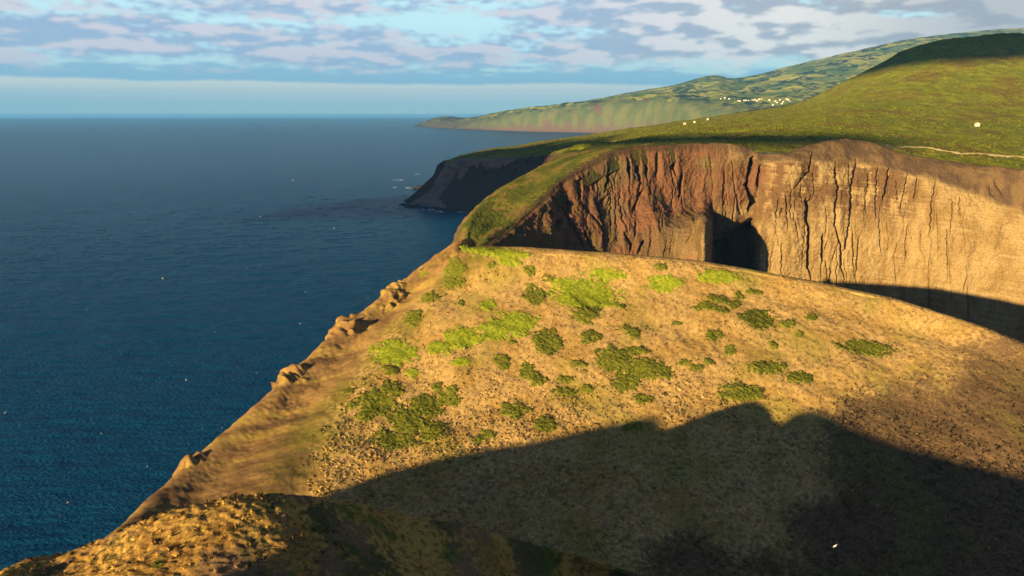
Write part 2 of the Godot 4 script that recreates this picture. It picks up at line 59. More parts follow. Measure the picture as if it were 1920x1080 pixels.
const FAR_SHAPE := {"columns": [0, 25, 55, 105, 175, 245, 325, 425, 490, 547, 570, 597, 655, 725, 785, 845, 925, 1025, 1125, 1225], "rows": [0, 1, 2.2, 3.4, 3.8, 5], "points": [
		[Vector3(-1329, -4, -10874.4), Vector3(-1126.7, -4, -10658.7), Vector3(-848.4, -4, -9875.1), Vector3(-478.3, -4, -9043.4), Vector3(-55.2, -4, -8340.5), Vector3(311.6, -4, -7851.9), Vector3(696.7, -4, -7521.3), Vector3(1116.4, -4, -7027.9), Vector3(1315.7, -4, -6514.6), Vector3(1455.8, -4, -6070.8), Vector3(1514.2, -4, -5936), Vector3(1585.3, -4, -5806.9), Vector3(1733.6, -4, -5564.9), Vector3(1875.4, -4, -5237.2), Vector3(2043.9, -4, -5136.4), Vector3(2206.1, -4, -5039.3), Vector3(2427.9, -4, -4945.8), Vector3(2706.2, -4, -4855.6), Vector3(2974.6, -4, -4768.7), Vector3(3291, -4, -4768.7)],
		[Vector3(-1360.7, -4.6, -11134.4), Vector3(-1153.7, 41.1, -10924.7), Vector3(-870.1, 76.5, -10147.1), Vector3(-491.8, 90.1, -9321.4), Vector3(-56.8, 162.8, -8624.5), Vector3(321.2, 220.7, -8141.9), Vector3(718.7, 258.7, -7817.3), Vector3(1153.4, 304.7, -7329.9), Vector3(1364.9, 282.3, -6822.6), Vector3(1517.3, 250.6, -6384.8), Vector3(1581.6, 241, -6256), Vector3(1659.7, 231.8, -6132.9), Vector3(1821, 221.8, -5896.9), Vector3(1978.6, 211.9, -5575.2), Vector3(2161.4, 207.6, -5480.4), Vector3(2338, 207, -5389.3), Vector3(2578.8, 206.4, -5301.8), Vector3(2880.9, 205.8, -5217.6), Vector3(3173.8, 205.3, -5136.7), Vector3(3515.6, 205.3, -5142.7)],
		[Vector3(-1390.8, -8.4, -11380.9), Vector3(-1184.2, 52.2, -11217.3), Vector3(-920.4, 105.7, -10741.3), Vector3(-535.3, 102.7, -10148.9), Vector3(-63.6, 186.8, -9672.3), Vector3(369, 240.3, -9358.6), Vector3(835, 290.6, -9086.7), Vector3(1371.6, 369.3, -8725.3), Vector3(1676.8, 383.2, -8398), Vector3(1909.9, 395.2, -8064), Vector3(2000.6, 401.9, -7944.8), Vector3(2122.4, 389.9, -7873.8), Vector3(2393.4, 397.3, -7785.7), Vector3(2699.1, 432.1, -7650.5), Vector3(2992.4, 460.8, -7640), Vector3(3285.3, 489.4, -7631.6), Vector3(3696.9, 539.4, -7670.2), Vector3(4215.1, 570.4, -7710.6), Vector3(4740, 592.1, -7752.8), Vector3(5273.2, 604.3, -7797.8)],
		[Vector3(-1466.4, -14.2, -12000), Vector3(-1255.8, 68.1, -11900), Vector3(-1010.5, 133.6, -11800), Vector3(-606.3, 112.3, -11500), Vector3(-74.3, 211.4, -11300), Vector3(441.5, 268.5, -11200), Vector3(1010.4, 337.1, -11000), Vector3(1696.1, 464.7, -10800), Vector3(2132.2, 536.6, -10700), Vector3(2477.8, 635.9, -10500), Vector3(2609.4, 644.6, -10400), Vector3(2794.5, 608.5, -10400), Vector3(3214.3, 675.6, -10500), Vector3(3718.8, 800.2, -10600), Vector3(4162.9, 899.8, -10700), Vector3(4613, 1000.8, -10800), Vector3(5255.5, 1132.1, -11000), Vector3(6063.2, 1239.4, -11200), Vector3(6898.6, 1314.7, -11400), Vector3(7695.2, 1353, -11500)],
		[Vector3(-1466.4, -27.5, -12500), Vector3(-1255.8, 44.9, -12400), Vector3(-1010.5, 102.5, -12300), Vector3(-606.3, 83.8, -12000), Vector3(-74.3, 171, -11800), Vector3(441.5, 221.2, -11700), Vector3(1010.4, 281.6, -11500), Vector3(1696.1, 394, -11300), Vector3(2132.2, 457.2, -11200), Vector3(2477.8, 544.6, -11000), Vector3(2609.4, 552.3, -10900), Vector3(2794.5, 520.5, -10900), Vector3(3214.3, 579.5, -11000), Vector3(3718.8, 689.2, -11100), Vector3(4162.9, 776.8, -11200), Vector3(4613, 865.7, -11300), Vector3(5255.5, 981.2, -11500), Vector3(6063.2, 1075.7, -11700), Vector3(6898.6, 1141.9, -11900), Vector3(7695.2, 1175.6, -12000)],
		[Vector3(-1466.4, -20, -15000), Vector3(-1255.8, -20, -14900), Vector3(-1010.5, -20, -14800), Vector3(-606.3, -20, -14500), Vector3(-74.3, -20, -14300), Vector3(441.5, -20, -14200), Vector3(1010.4, -20, -14000), Vector3(1696.1, -20, -13800), Vector3(2132.2, -20, -13700), Vector3(2477.8, -20, -13500), Vector3(2609.4, -20, -13400), Vector3(2794.5, -20, -13400), Vector3(3214.3, -20, -13500), Vector3(3718.8, -20, -13600), Vector3(4162.9, -20, -13700), Vector3(4613, -20, -13800), Vector3(5255.5, -20, -14000), Vector3(6063.2, -20, -14200), Vector3(6898.6, -20, -14400), Vector3(7695.2, -20, -14500)]]}
const CRAGS := [[-60.0, -265.7, 1.9, 5.2], [-57.9, -268.9, 1.3, 4.5], [-71.4, -243.4, 2.1, 4.5], [-44.1, -282.0, 1.5, 5.2], [-89.3, -203.4, 1.7, 3.8]]
const PATCHES := [
	["bright_grass_patch", "large bright green grass patch, the broadest on the tan slope, high up in the middle", [[27.1, -279.8, 12, -0.7, 8.5], [34.9, -289.9, 6.8, -0.2, 2.3], [19.7, -285.6, 4.7, -0.1, 2.8]]],
	["bright_grass_patch", "oval bright green grass patch just right of the broadest grass patch", [[56.3, -286, 6.3, -0.7, 3.9]]],
	["bright_grass_patch", "flat bright green grass patch on the crest, below the black shadow in the cliff", [[78.1, -290.6, 8.8, -0.8, 3.3]]],
	["bright_grass_patch", "small round bright green grass patch left of the broadest grass patch", [[-8.6, -274.2, 3.2, 0, 3.1]]],
	["bright_grass_patch", "ragged bright green grass patch left of centre, right one of a joined pair", [[1, -263.8, 7.7, -0.1, 6.3], [-5.5, -259.4, 5.4, 0.1, 4.8]]],
	["bright_grass_patch", "ragged mid green grass patch left of centre, left one of a joined pair", [[-16.4, -256.2, 6.5, 0.3, 5.2], [-23.8, -251.4, 4.6, 0.2, 3.6]]],
	["bright_grass_patch", "yellow green grass patch at the left edge of the tan slope beside the cliff brink", [[-39, -250.9, 7.8, 1, 6.5]]],
	["bright_grass_patch", "small pale green grass patch below the joined pair of grass patches", [[-16, -244.1, 3.1, 0.2, 2.1]]],
	["bright_grass_patch", "tiny pale green grass patch beside the yellow green one at the left edge", [[-31.8, -240.8, 2.2, 0.3, 2.1]]],
	["bright_grass_patch", "yellow green strip of grass along the far left end of the crest", [[-6.2, -296.4, 12.2, 0, 2.7], [0, -292.6, 5.2, 0.1, 1.6]]],
	["dark_scrub_patch", "round dark green scrub patch right of the joined pair of grass patches", [[11.6, -254.7, 4.8, -0.3, 5.9]]],
	["dark_scrub_patch", "dark brown green scrub patch left of the broadest grass patch", [[8.6, -279.2, 4.4, -0.1, 4.3], [6.7, -283.8, 1.8, -0.1, 1.7]]],
	["dark_scrub_patch", "dark green scrub patch hanging below the broadest grass patch", [[25.9, -268.2, 4.5, -0.3, 3.9], [29.6, -271.9, 2.1, -0.2, 1.8]]],
	["dark_scrub_patch", "small jagged scrub patch right of the round scrub patch, with two little lobes", [[26.5, -257.3, 3.4, -0.2, 2.9], [24.7, -254.4, 2, -0.1, 1.1]]],
	["dark_scrub_patch", "small jagged scrub patch in the middle of the slope, right of the two lobed one", [[41.2, -259, 2.9, -0.3, 2.7], [39.1, -262.1, 1.6, -0.2, 1.8]]],
	["dark_scrub_patch", "widest olive scrub patch with bare holes in it, right of centre above the shadow", [[33, -246.4, 5.6, -0.6, 5.4], [42, -242.8, 7.2, -0.7, 4.7], [47.7, -241.2, 3.1, -0.5, 3.4], [36.2, -237, 4.7, -0.5, 3.7], [40.4, -250.4, 3.9, -0.2, 2.4]]],
	["dark_scrub_patch", "narrow upright dark scrub patch left of the widest olive scrub patch", [[4.6, -242.8, 2.4, -0.1, 2.3], [5.6, -239.3, 2.7, -0.1, 2.3]]],
	["dark_scrub_patch", "small round brown green scrub patch below the pair of grass patches", [[-3.3, -245.6, 2.4, 0, 2.9]]],
	["dark_scrub_patch", "small dark dot of scrub left of the small pale green grass patch", [[-34.1, -290.4, 2.3, 0.1, 2.1]]],
	["dark_scrub_patch", "large leaf shaped dark green scrub patch at the lower left of the slope, tilted", [[-37.4, -233.1, 3.6, 0.6, 4.1], [-41.2, -226.8, 5.5, 0.9, 5.7], [-43.6, -220.9, 2.7, 0.7, 3.5]]],
	["dark_scrub_patch", "large S shaped dark green scrub patch at the lower left of the slope", [[-19.2, -229.9, 3.4, 0.2, 3.5], [-25.9, -226.2, 5.8, 0.5, 4.7], [-30.8, -219, 5.3, 0.8, 6.3], [-33.3, -211.1, 6.4, 0.7, 4.3], [-23.6, -215.6, 4.3, 0.5, 4.8]]],
	["dark_scrub_patch", "dark green scrub patch near the shadow, in the lower middle of the slope", [[0.3, -223.8, 4.5, 0, 3.3]]],
	["dark_scrub_patch", "olive scrub patch touching the shadow, right of the lower middle one", [[9.4, -218, 3.3, -0.1, 2.9]]],
	["dark_scrub_patch", "slim tilted dark green scrub patch just above the shadow, below the S shaped one", [[-9.7, -211.3, 2.1, 0.1, 1.7], [-6.7, -213.8, 2, 0.1, 1.7]]],
	["dark_scrub_patch", "upright dark green scrub patch by the brink, above the yellow green grass patch", [[-34.4, -267.5, 3.2, 0.4, 4.3], [-38.6, -289.3, 2.6, -0.1, 0.1]]],
	["dark_scrub_patch", "dark green scrub patch by the brink, second from the far crest", [[-29.8, -278.3, 3.5, 0.2, 2.7]]],
	["dark_scrub_patch", "grey green scrub patch by the brink, nearest the far crest", [[-20.7, -289.6, 3.6, 0.2, 2.3], [-22, -285.2, 4.3, 0.2, 2.6]]],
	["dark_scrub_patch", "thin dark scrub streak beside the tiny pale green grass patch", [[-38.9, -241.8, 3.1, 0.2, 1.9]]],
	["dark_scrub_patch", "mid green scrub group of several lobes at the right of the slope, below the crest", [[69.3, -273.9, 4.2, -0.6, 2.7], [74.3, -278.7, 3.9, -0.5, 2.4], [79.6, -276.4, 2.7, -0.6, 2.5], [82.5, -281.5, 1.8, -0.5, 1.9], [73.9, -272.3, 3.4, -0.4, 1.8]]],
	["dark_scrub_patch", "round dark green scrub patch at the right of the slope, biggest there", [[86.2, -268.9, 5.8, -1.6, 5.6]]],
	["dark_scrub_patch", "small scrub patch right of the biggest one at the right of the slope", [[96.5, -267.1, 3.2, -0.7, 2.3]]],
	["dark_scrub_patch", "sparse brown scrub patch alone on bare ground, right of the middle", [[68.6, -259.5, 2.7, -0.6, 3.1]]],
	["dark_scrub_patch", "sparse olive scrub belt just above the tip of the shadow", [[71.2, -233.3, 7.6, -0.9, 3.7], [82.7, -244.4, 5.9, -0.9, 3], [91.6, -239.9, 4.4, -0.9, 2.9]]],
	["dark_scrub_patch", "faint brown green scrub patch on the dark right end of the slope", [[119.6, -256.4, 9, -1.7, 4.1]]],
	["dark_scrub_patch", "small scrub tuft left of the grass strip on the crest", [[-7.8, -291, 2, 0, 1]]],
	["dark_scrub_patch", "small scrub tuft right of the grass strip on the crest", [[7, -290.4, 2.2, 0, 1.9]]],
	["dark_scrub_patch", "small scrub tuft right of the grey green scrub by the brink", [[-8.2, -297, 1.6, 0.1, 1.2]]],
	["dark_scrub_patch", "small scrub tuft above the dark brown green scrub patch", [[13.7, -287.7, 2.6, 0, 1.3]]],
	["dark_scrub_patch", "small scrub tuft above the oval grass patch", [[56.3, -293.4, 2.4, -0.2, 1.6]]],
	["dark_scrub_patch", "small scrub tuft right of the scrub group below the crest", [[88.8, -284.3, 3.1, -0.4, 1.4]]],
	["dark_scrub_patch", "small scrub tuft right of the scrub right of the biggest one", [[105.8, -271, 1.9, -0.7, 2.1]]],
	["dark_scrub_patch", "small scrub tuft below the sparse brown scrub patch", [[72.2, -252, 2.1, -0.5, 2.5]]],
	["dark_scrub_patch", "small scrub tuft right of the widest olive scrub patch", [[55.8, -245.3, 2.1, -0.3, 1.5]]],
	["dark_scrub_patch", "small scrub tuft left of the sparse olive scrub belt", [[63.9, -245.8, 1.6, -0.3, 1.5]]],
	["dark_scrub_patch", "small scrub tuft right of the small jagged scrub patch", [[59.6, -243.1, 2.4, -0.2, 1.2]]],
	["dark_scrub_patch", "small scrub tuft below the scrub right of the biggest one", [[87.9, -256.1, 1.4, -0.4, 1.8]]],
	["dark_scrub_patch", "small scrub tuft left of the small round grass patch", [[-18.1, -275, 1.3, 0, 1.7]]],
	["dark_scrub_patch", "small scrub tuft left of the leaf shaped scrub patch", [[-50.9, -232.6, 2, 0.3, 1.5]]],
	["dark_scrub_patch", "small scrub tuft right of the tiny pale grass patch", [[-23.6, -234.9, 2, 0.2, 1.8]]],
	["dark_scrub_patch", "small scrub tuft below the two lobed scrub patch", [[21.3, -243.8, 2.6, 0, 1.3]]],
	["dark_scrub_patch", "small scrub tuft below the narrow upright scrub patch", [[8.3, -236.4, 2.7, -0.1, 2]]],
	["dark_scrub_patch", "small scrub tuft right of the narrow upright scrub patch", [[16.5, -232.6, 4, -0.1, 1.8]]],
	["dark_scrub_patch", "small scrub tuft left of the widest olive scrub patch", [[23.3, -233.8, 2.3, -0.2, 1.5]]],
	["dark_scrub_patch", "small scrub tuft right of the small round brown green scrub", [[16.8, -237.2, 2.4, -0.2, 1.5]]],
	["dark_scrub_patch", "small scrub tuft below the widest olive scrub patch", [[40.1, -229.4, 3.9, -0.3, 2.1]]],
	["dark_scrub_patch", "small scrub tuft right of the olive scrub patch touching the shadow", [[35.8, -217.5, 3.4, -0.2, 1.8]]],
	["dark_scrub_patch", "small scrub tuft left of the sparse brown scrub patch", [[57.3, -266, 1.7, -0.1, 0.9]]],
	["dark_scrub_patch", "small scrub tuft left of the small jagged scrub patch", [[28, -250, 1.4, -0.2, 1.1]]],
	["dark_scrub_patch", "small scrub tuft below the right one of the paired grass patches", [[0.1, -254.3, 1.2, 0, 0.9]]],
	["dark_scrub_patch", "small scrub tuft right of the biggest scrub patch at the right", [[98.5, -261, 1.5, -0.5, 1.5]]],
	["dark_scrub_patch", "small scrub tuft left of the S shaped scrub patch", [[-48.2, -225.5, 1.4, 0.3, 1.5]]],
	["dark_scrub_patch", "small scrub tuft right of the scrub hanging below the broadest grass", [[38.8, -273.7, 1.5, -0.1, 1.2]]]
]
const GULLIES := [
	[2.5, 3.7, [0.4403, 0.1587, 0.4396, 0.2192, 0.4426, 0.2777, 0.4403, 0.3466, 0.4403, 0.4196, 0.4480, 0.5031, 0.4496, 0.5553, 0.4534, 0.6096]],
	[2.9, 3.7, [0.4665, 0.1420, 0.4604, 0.2589, 0.4588, 0.3800, 0.4542, 0.4969, 0.4488, 0.5094]],
	[2.5, 6.8, [0.4088, 0.2985, 0.4057, 0.3591, 0.4080, 0.4551, 0.4080, 0.5678, 0.4119, 0.6075]],
	[2.8, 6.0, [0.4034, 0.3048, 0.4049, 0.3674, 0.4065, 0.4363]],
	[2.3, 6.0, [0.4242, 0.4489, 0.4249, 0.5115, 0.4249, 0.5449]],
	[2.0, 2.1, [0.4827, 0.1879, 0.4781, 0.2965, 0.4773, 0.3841]],
	[2.2, 2.6, [0.4927, 0.1545, 0.4919, 0.2797, 0.4896, 0.4050]],
	[2.9, 3.2, [0.5073, 0.1482, 0.5042, 0.2317, 0.4973, 0.3257]],
	[2.2, 2.6, [0.5304, 0.1461, 0.5250, 0.2797, 0.5212, 0.3403]],
	[2.2, 2.6, [0.5427, 0.1628, 0.5373, 0.2923]],
	[2.5, 3.2, [0.5658, 0.1482, 0.5604, 0.2756, 0.5597, 0.3820, 0.5566, 0.4217]],
	[4.6, 10.2, [0.3372, 0.1461, 0.3295, 0.2213, 0.3349, 0.2610, 0.3310, 0.2923]],
	[2.8, 6.8, [0.3464, 0.1712, 0.3403, 0.2317, 0.3364, 0.2777]],
	[2.1, 2.6, [0.3156, 0.2359, 0.3179, 0.2693, 0.3226, 0.2860]],
	[2.0, 2.1, [0.3734, 0.3278, 0.3695, 0.3695]],
	[2.5, 3.4, [0.4111, 0.1253, 0.4072, 0.2004, 0.3865, 0.2610]],
	[2.1, 2.1, [0.6059, 0.5094, 0.6012, 0.5595]],
	[1.5, 2.1, [0.4611, 0.4426, 0.4627, 0.5365]],
	[1.5, 2.1, [0.4403, 0.5031, 0.4373, 0.5344]],
	[2.1, 2.6, [0.6359, 0.1127, 0.6467, 0.1273]],
	[2.1, 2.6, [0.6313, 0.1273, 0.6397, 0.1420]],
	[2.2, 2.6, [0.1671, 0.1712, 0.1686, 0.2317]],
	[2.5, 6.0, [0.1786, 0.1691, 0.1801, 0.2610]],
	[3.4, 7.6, [0.1925, 0.1587, 0.1917, 0.2338, 0.1948, 0.2797]],
	[2.3, 5.1, [0.2032, 0.1712, 0.2025, 0.2568]],
	[2.9, 3.2, [0.2171, 0.1587, 0.2163, 0.2422]],
	[2.5, 6.0, [0.2371, 0.1608, 0.2386, 0.2213]],
	[2.5, 6.0, [0.2471, 0.2129, 0.2433, 0.2881]],
	[2.3, 5.1, [0.1971, 0.3069, 0.1863, 0.4029]],
	[3.2, 6.8, [0.1193, 0.1691, 0.1170, 0.3173]],
	[2.5, 2.6, [0.1324, 0.1733, 0.1286, 0.2255]],
	[2.0, 2.1, [0.1386, 0.2150, 0.1378, 0.2902]],
	[2.8, 6.0, [0.1578, 0.2025, 0.1524, 0.2985]],
	[2.3, 6.0, [0.0816, 0.1503, 0.1032, 0.3946, 0.1132, 0.4927, 0.1255, 0.6138]],
	[3.0, 6.8, [0.1016, 0.2589, 0.1078, 0.3987]],
	[2.9, 3.2, [0.1162, 0.3278, 0.1347, 0.4134, 0.1509, 0.5031]],
	[2.9, 3.2, [0.1532, 0.3236, 0.1424, 0.3653, 0.1478, 0.4593]],
	[2.5, 6.0, [0.1755, 0.4927, 0.1855, 0.5491, 0.1832, 0.5950]],
	[2.5, 6.0, [0.2002, 0.5261, 0.1940, 0.5950]],
	[2.1, 2.6, [0.1917, 0.4322, 0.1901, 0.5177]],
	[4.6, 7.6, [0.0947, 0.4154, 0.0931, 0.4864]],
	[3.4, 6.8, [0.0801, 0.3299, 0.0831, 0.3883]],
	[2.3, 6.0, [0.1232, 0.5010, 0.1293, 0.5344, 0.1347, 0.5929]],
	[2.1, 2.6, [0.1724, 0.4196, 0.1809, 0.4864]],
	[2.2, 2.1, [0.3734, 0.4843, 0.3734, 0.5720]],
	[2.0, 2.1, [0.4688, 0.4509, 0.4657, 0.6054]],
	[2.0, 2.1, [0.4365, 0.5532, 0.4334, 0.6284]]
]
const BIRDS := [
	[Vector3(-104.3, 80.9, -170.6), "white seabird over the sea at lower left, largest of those over water", "seabirds over the sea"],
	[Vector3(-144.9, 86.6, -213.3), "white seabird at the far left edge of the view over the sea", "seabirds over the sea"],
	[Vector3(-177.7, 15.6, -284.4), "white seabird just below the largest one over the water", "seabirds over the sea"],
	[Vector3(-189.1, -8.7, -341.2), "white seabird over the sea, right of the largest one over water", "seabirds over the sea"],
	[Vector3(-121.1, 55.7, -243.7), "white seabird over the sea close to the brown brink, lower left", "seabirds over the sea"],
	[Vector3(-109.0, 126.6, -341.2), "white seabird highest up over the distant sea", "seabirds over the sea"],
	[Vector3(-139.9, 105.7, -310.2), "white seabird alone in the middle of the sea", "seabirds over the sea"],
	[Vector3(51.2, 103.1, -113.7), "white seabird with wings spread over the dark crater floor, lowest and largest on the right", "seabirds over the shaded slope"],
	[Vector3(52.0, 51.5, -243.7), "white seabird over the middle of the dark shaded slope", "seabirds over the shaded slope"],
	[Vector3(70.1, 47.2, -284.4), "white seabird over the shade just below its peak", "seabirds over the shaded slope"],
	[Vector3(-27.2, 27.2, -284.4), "white seabird over the left part of the shaded slope", "seabirds over the shaded slope"],
	[Vector3(21.6, 44.0, -213.3), "white seabird over the rim of the near ridge at the bottom", "seabirds over the shaded slope"],
	[Vector3(-84.3, 21.6, -284.4), "white seabird over the dark crest of the near ridge", "seabirds over the near ridge"],
	[Vector3(-145.2, 15.4, -284.4), "white seabird over the dark gully left of the near ridge", "seabirds over the near ridge"],
	[Vector3(-117.8, 25.2, -284.4), "white seabird over the brown slope above the near ridge", "seabirds over the near ridge"],
	[Vector3(-117.5, 135.3, -426.5), "small white seabird over the sea, twenty-fifth of all sea birds from the left", "seabirds over the sea"],
	[Vector3(-209.8, 75.6, -379.1), "small white seabird over the sea, sixth of all sea birds from the left", "seabirds over the sea"],
	[Vector3(-118.0, 55.8, -426.5), "small white seabird over the sea, twenty-sixth of all sea birds from the left", "seabirds over the sea"],
	[Vector3(-189.7, 33.8, -487.5), "small white seabird over the sea, sixteenth of all sea birds from the left", "seabirds over the sea"],
	[Vector3(-101.4, 84.7, -379.1), "small white seabird over the sea, twenty-seventh of all sea birds from the left", "seabirds over the sea"],
	[Vector3(-158.5, 77.5, -487.5), "small white seabird over the sea, twenty-second of all sea birds from the left", "seabirds over the sea"],
	[Vector3(-166.3, 75.8, -487.5), "small white seabird over the sea, twentieth of all sea birds from the left", "seabirds over the sea"],
	[Vector3(-96.7, 109.4, -426.5), "small white seabird over the sea, twenty-eighth of all sea birds from the left", "seabirds over the sea"],
	[Vector3(-158.0, 29.6, -487.5), "small white seabird over the sea, twenty-fourth of all sea birds from the left", "seabirds over the sea"],
	[Vector3(-210.1, 23.9, -426.5), "small white seabird over the sea, tenth of all sea birds from the left", "seabirds over the sea"],
	[Vector3(-199.6, 23.9, -426.5), "small white seabird over the sea, twelfth of all sea birds from the left", "seabirds over the sea"],
	[Vector3(-164.1, 39.3, -379.1), "small white seabird over the sea, fourteenth of all sea birds from the left", "seabirds over the sea"],
	[Vector3(-155.0, 30.6, -426.5), "small white seabird over the sea, nineteenth of all sea birds from the left", "seabirds over the sea"],
	[Vector3(-144.1, 27.1, -426.5), "small white seabird over the sea, twenty-first of all sea birds from the left", "seabirds over the sea"],
	[Vector3(-210.0, 10.4, -379.1), "small white seabird over the sea, eighth of all sea birds from the left", "seabirds over the sea"],
	[Vector3(-198.4, -17.7, -341.2), "small white seabird over the sea, seventh of all sea birds from the left", "seabirds over the sea"],
	[Vector3(-224.9, -42.6, -379.1), "small white seabird over the sea, fifth of all sea birds from the left", "seabirds over the sea"],
	[Vector3(-199.7, -19.9, -310.2), "small white seabird over the sea, second of all sea birds from the left", "seabirds over the sea"],
	[Vector3(-133.3, 29.2, -341.2), "small white seabird over the sea, seventeenth of all sea birds from the left", "seabirds over the sea"],
	[Vector3(-158.2, 13.0, -379.1), "small white seabird over the sea, fifteenth of all sea birds from the left", "seabirds over the sea"],
	[Vector3(-187.9, -12.2, -487.5), "small white seabird over the sea, eighteenth of all sea birds from the left", "seabirds over the sea"],
	[Vector3(-91.1, 55.9, -487.5), "small white seabird over the sea, twenty-ninth of all sea birds from the left", "seabirds over the sea"],
	[Vector3(143.6, 28.7, -341.2), "small white seabird over the shaded slope, tenth there from the left", "seabirds over the shaded slope"],
	[Vector3(2.2, -19.2, -379.1), "small white seabird over the shaded slope, second there from the left", "seabirds over the shaded slope"],
	[Vector3(58.1, -16.9, -341.2), "small white seabird over the shaded slope, fifth there from the left", "seabirds over the shaded slope"],
	[Vector3(190.8, -9.6, -426.5), "small white seabird over the shaded slope, twelfth there from the left", "seabirds over the shaded slope"],
	[Vector3(97.9, 21.1, -379.1), "small white seabird over the shaded slope, ninth there from the left", "seabirds over the shaded slope"],
	[Vector3(39.6, -25.1, -426.5), "small white seabird over the shaded slope, third there from the left", "seabirds over the shaded slope"],
	[Vector3(72.7, -35.3, -341.2), "small white seabird over the shaded slope, sixth there from the left", "seabirds over the shaded slope"],
	[Vector3(-152.5, -14.1, -341.2), "small white seabird over the near ridge and brink, third there from the left", "seabirds over the near ridge"],
	[Vector3(-191.7, -24.9, -341.2), "small white seabird over the near ridge and brink, first there from the left", "seabirds over the near ridge"],
	[Vector3(-109.5, -9.2, -341.2), "small white seabird over the near ridge and brink, sixth there from the left", "seabirds over the near ridge"],
	[Vector3(-129.6, -0.5, -341.2), "small white seabird over the near ridge and brink, fifth there from the left", "seabirds over the near ridge"],
	[Vector3(-85.5, -15.2, -341.2), "small white seabird over the near ridge and brink, eighth there from the left", "seabirds over the near ridge"]
]
const VILLAGE := [
	Vector3(1672, 282, -6516),
	Vector3(1706, 283, -6522),
	Vector3(1740, 283, -6514),
	Vector3(1773, 270, -6372),
	Vector3(1767, 262, -6295),
	Vector3(1820, 273, -6371),
	Vector3(1821, 268, -6318),
	Vector3(1818, 261, -6253),
	Vector3(1875, 272, -6329),
	Vector3(1859, 261, -6221),
	Vector3(1851, 253, -6142),
	Vector3(1881, 260, -6192),
	Vector3(1907, 264, -6214),
	Vector3(1930, 257, -6096),
	Vector3(1958, 256, -6044),
	Vector3(1954, 250, -5985),
	Vector3(1997, 262, -6061),
	Vector3(1976, 248, -5918),
	Vector3(2047, 267, -6066),
	Vector3(2046, 264, -6020),
	Vector3(2024, 254, -5920),
	Vector3(1891, 232, -5887),
	Vector3(1932, 232, -5815)
]
const HOUSES := [Vector3(402, 150, -1781), Vector3(371, 147, -1736), Vector3(467, 157, -1931), Vector3(608, 154, -1056)]
const ROAD := [Vector3(308.4, 143.3, -683.7), Vector3(334.5, 141.3, -717.1), Vector3(358.9, 139.9, -740.0), Vector3(378.3, 138.6, -744.0), Vector3(391.0, 136.6, -730.3), Vector3(406.9, 135.2, -728.0), Vector3(430.2, 133.5, -726.3), Vector3(454.9, 131.9, -726.5), Vector3(483.8, 129.8, -725.6)]
const ROCKS := [Vector3(-216, 10.0, -1874), Vector3(-206, 7.0, -1917), Vector3(-227, 5.0, -1834), Vector3(-203, 9.0, -1572), Vector3(-205, 7.0, -1506), Vector3(-185, 8.0, -1480), Vector3(-104, 9.0, -1405), Vector3(-75, 7.0, -1390), Vector3(-129, 8.0, -1429), Vector3(-145, 6.0, -1454)]
const FOAM := [Vector3(-301, 14.0, -2090), Vector3(-222, 8.0, -2338), Vector3(-273, 7.0, -2296), Vector3(-223, 22.0, -1874), Vector3(-208, 16.0, -1644), Vector3(-198, 20.0, -1480), Vector3(-154, 18.0, -1429), Vector3(-123, 22.0, -1405), Vector3(-87, 16.0, -1397), Vector3(-61, 10.0, -1397), Vector3(-277, 7.0, -1874)]
const VILLAGE_ORDER := [0, 1, 2, 3, 4, 5, 6, 7, 8, 9, 10, 11, 12, 13, 15, 16, 17, 19, 20, 21, 22, 14, 18]
const ROCK_ORDER := [4, 5, 3, 1, 0, 2, 8, 9, 7, 6]

const ORDER := ["first", "second", "third", "fourth", "fifth", "sixth", "seventh", "eighth", "ninth", "tenth", "eleventh", "twelfth", "thirteenth", "fourteenth", "fifteenth", "sixteenth", "seventeenth", "eighteenth", "nineteenth", "twentieth", "twenty-first", "twenty-second", "twenty-third", "twenty-fourth"]
const SUN_FROM := Vector2(42.0, 11.0)   # degrees: to the left of straight behind the view, and above the horizon

var wide := FastNoiseLite.new()
var fine := FastNoiseLite.new()
var ridged := FastNoiseLite.new()
var cells := FastNoiseLite.new()
var rng := RandomNumberGenerator.new()
var taken := {}
var hill_ground := {}
var hill_sheet := {}
var gully_map := PackedFloat32Array()
const GULLY_W := 1430
const GULLY_H := 330

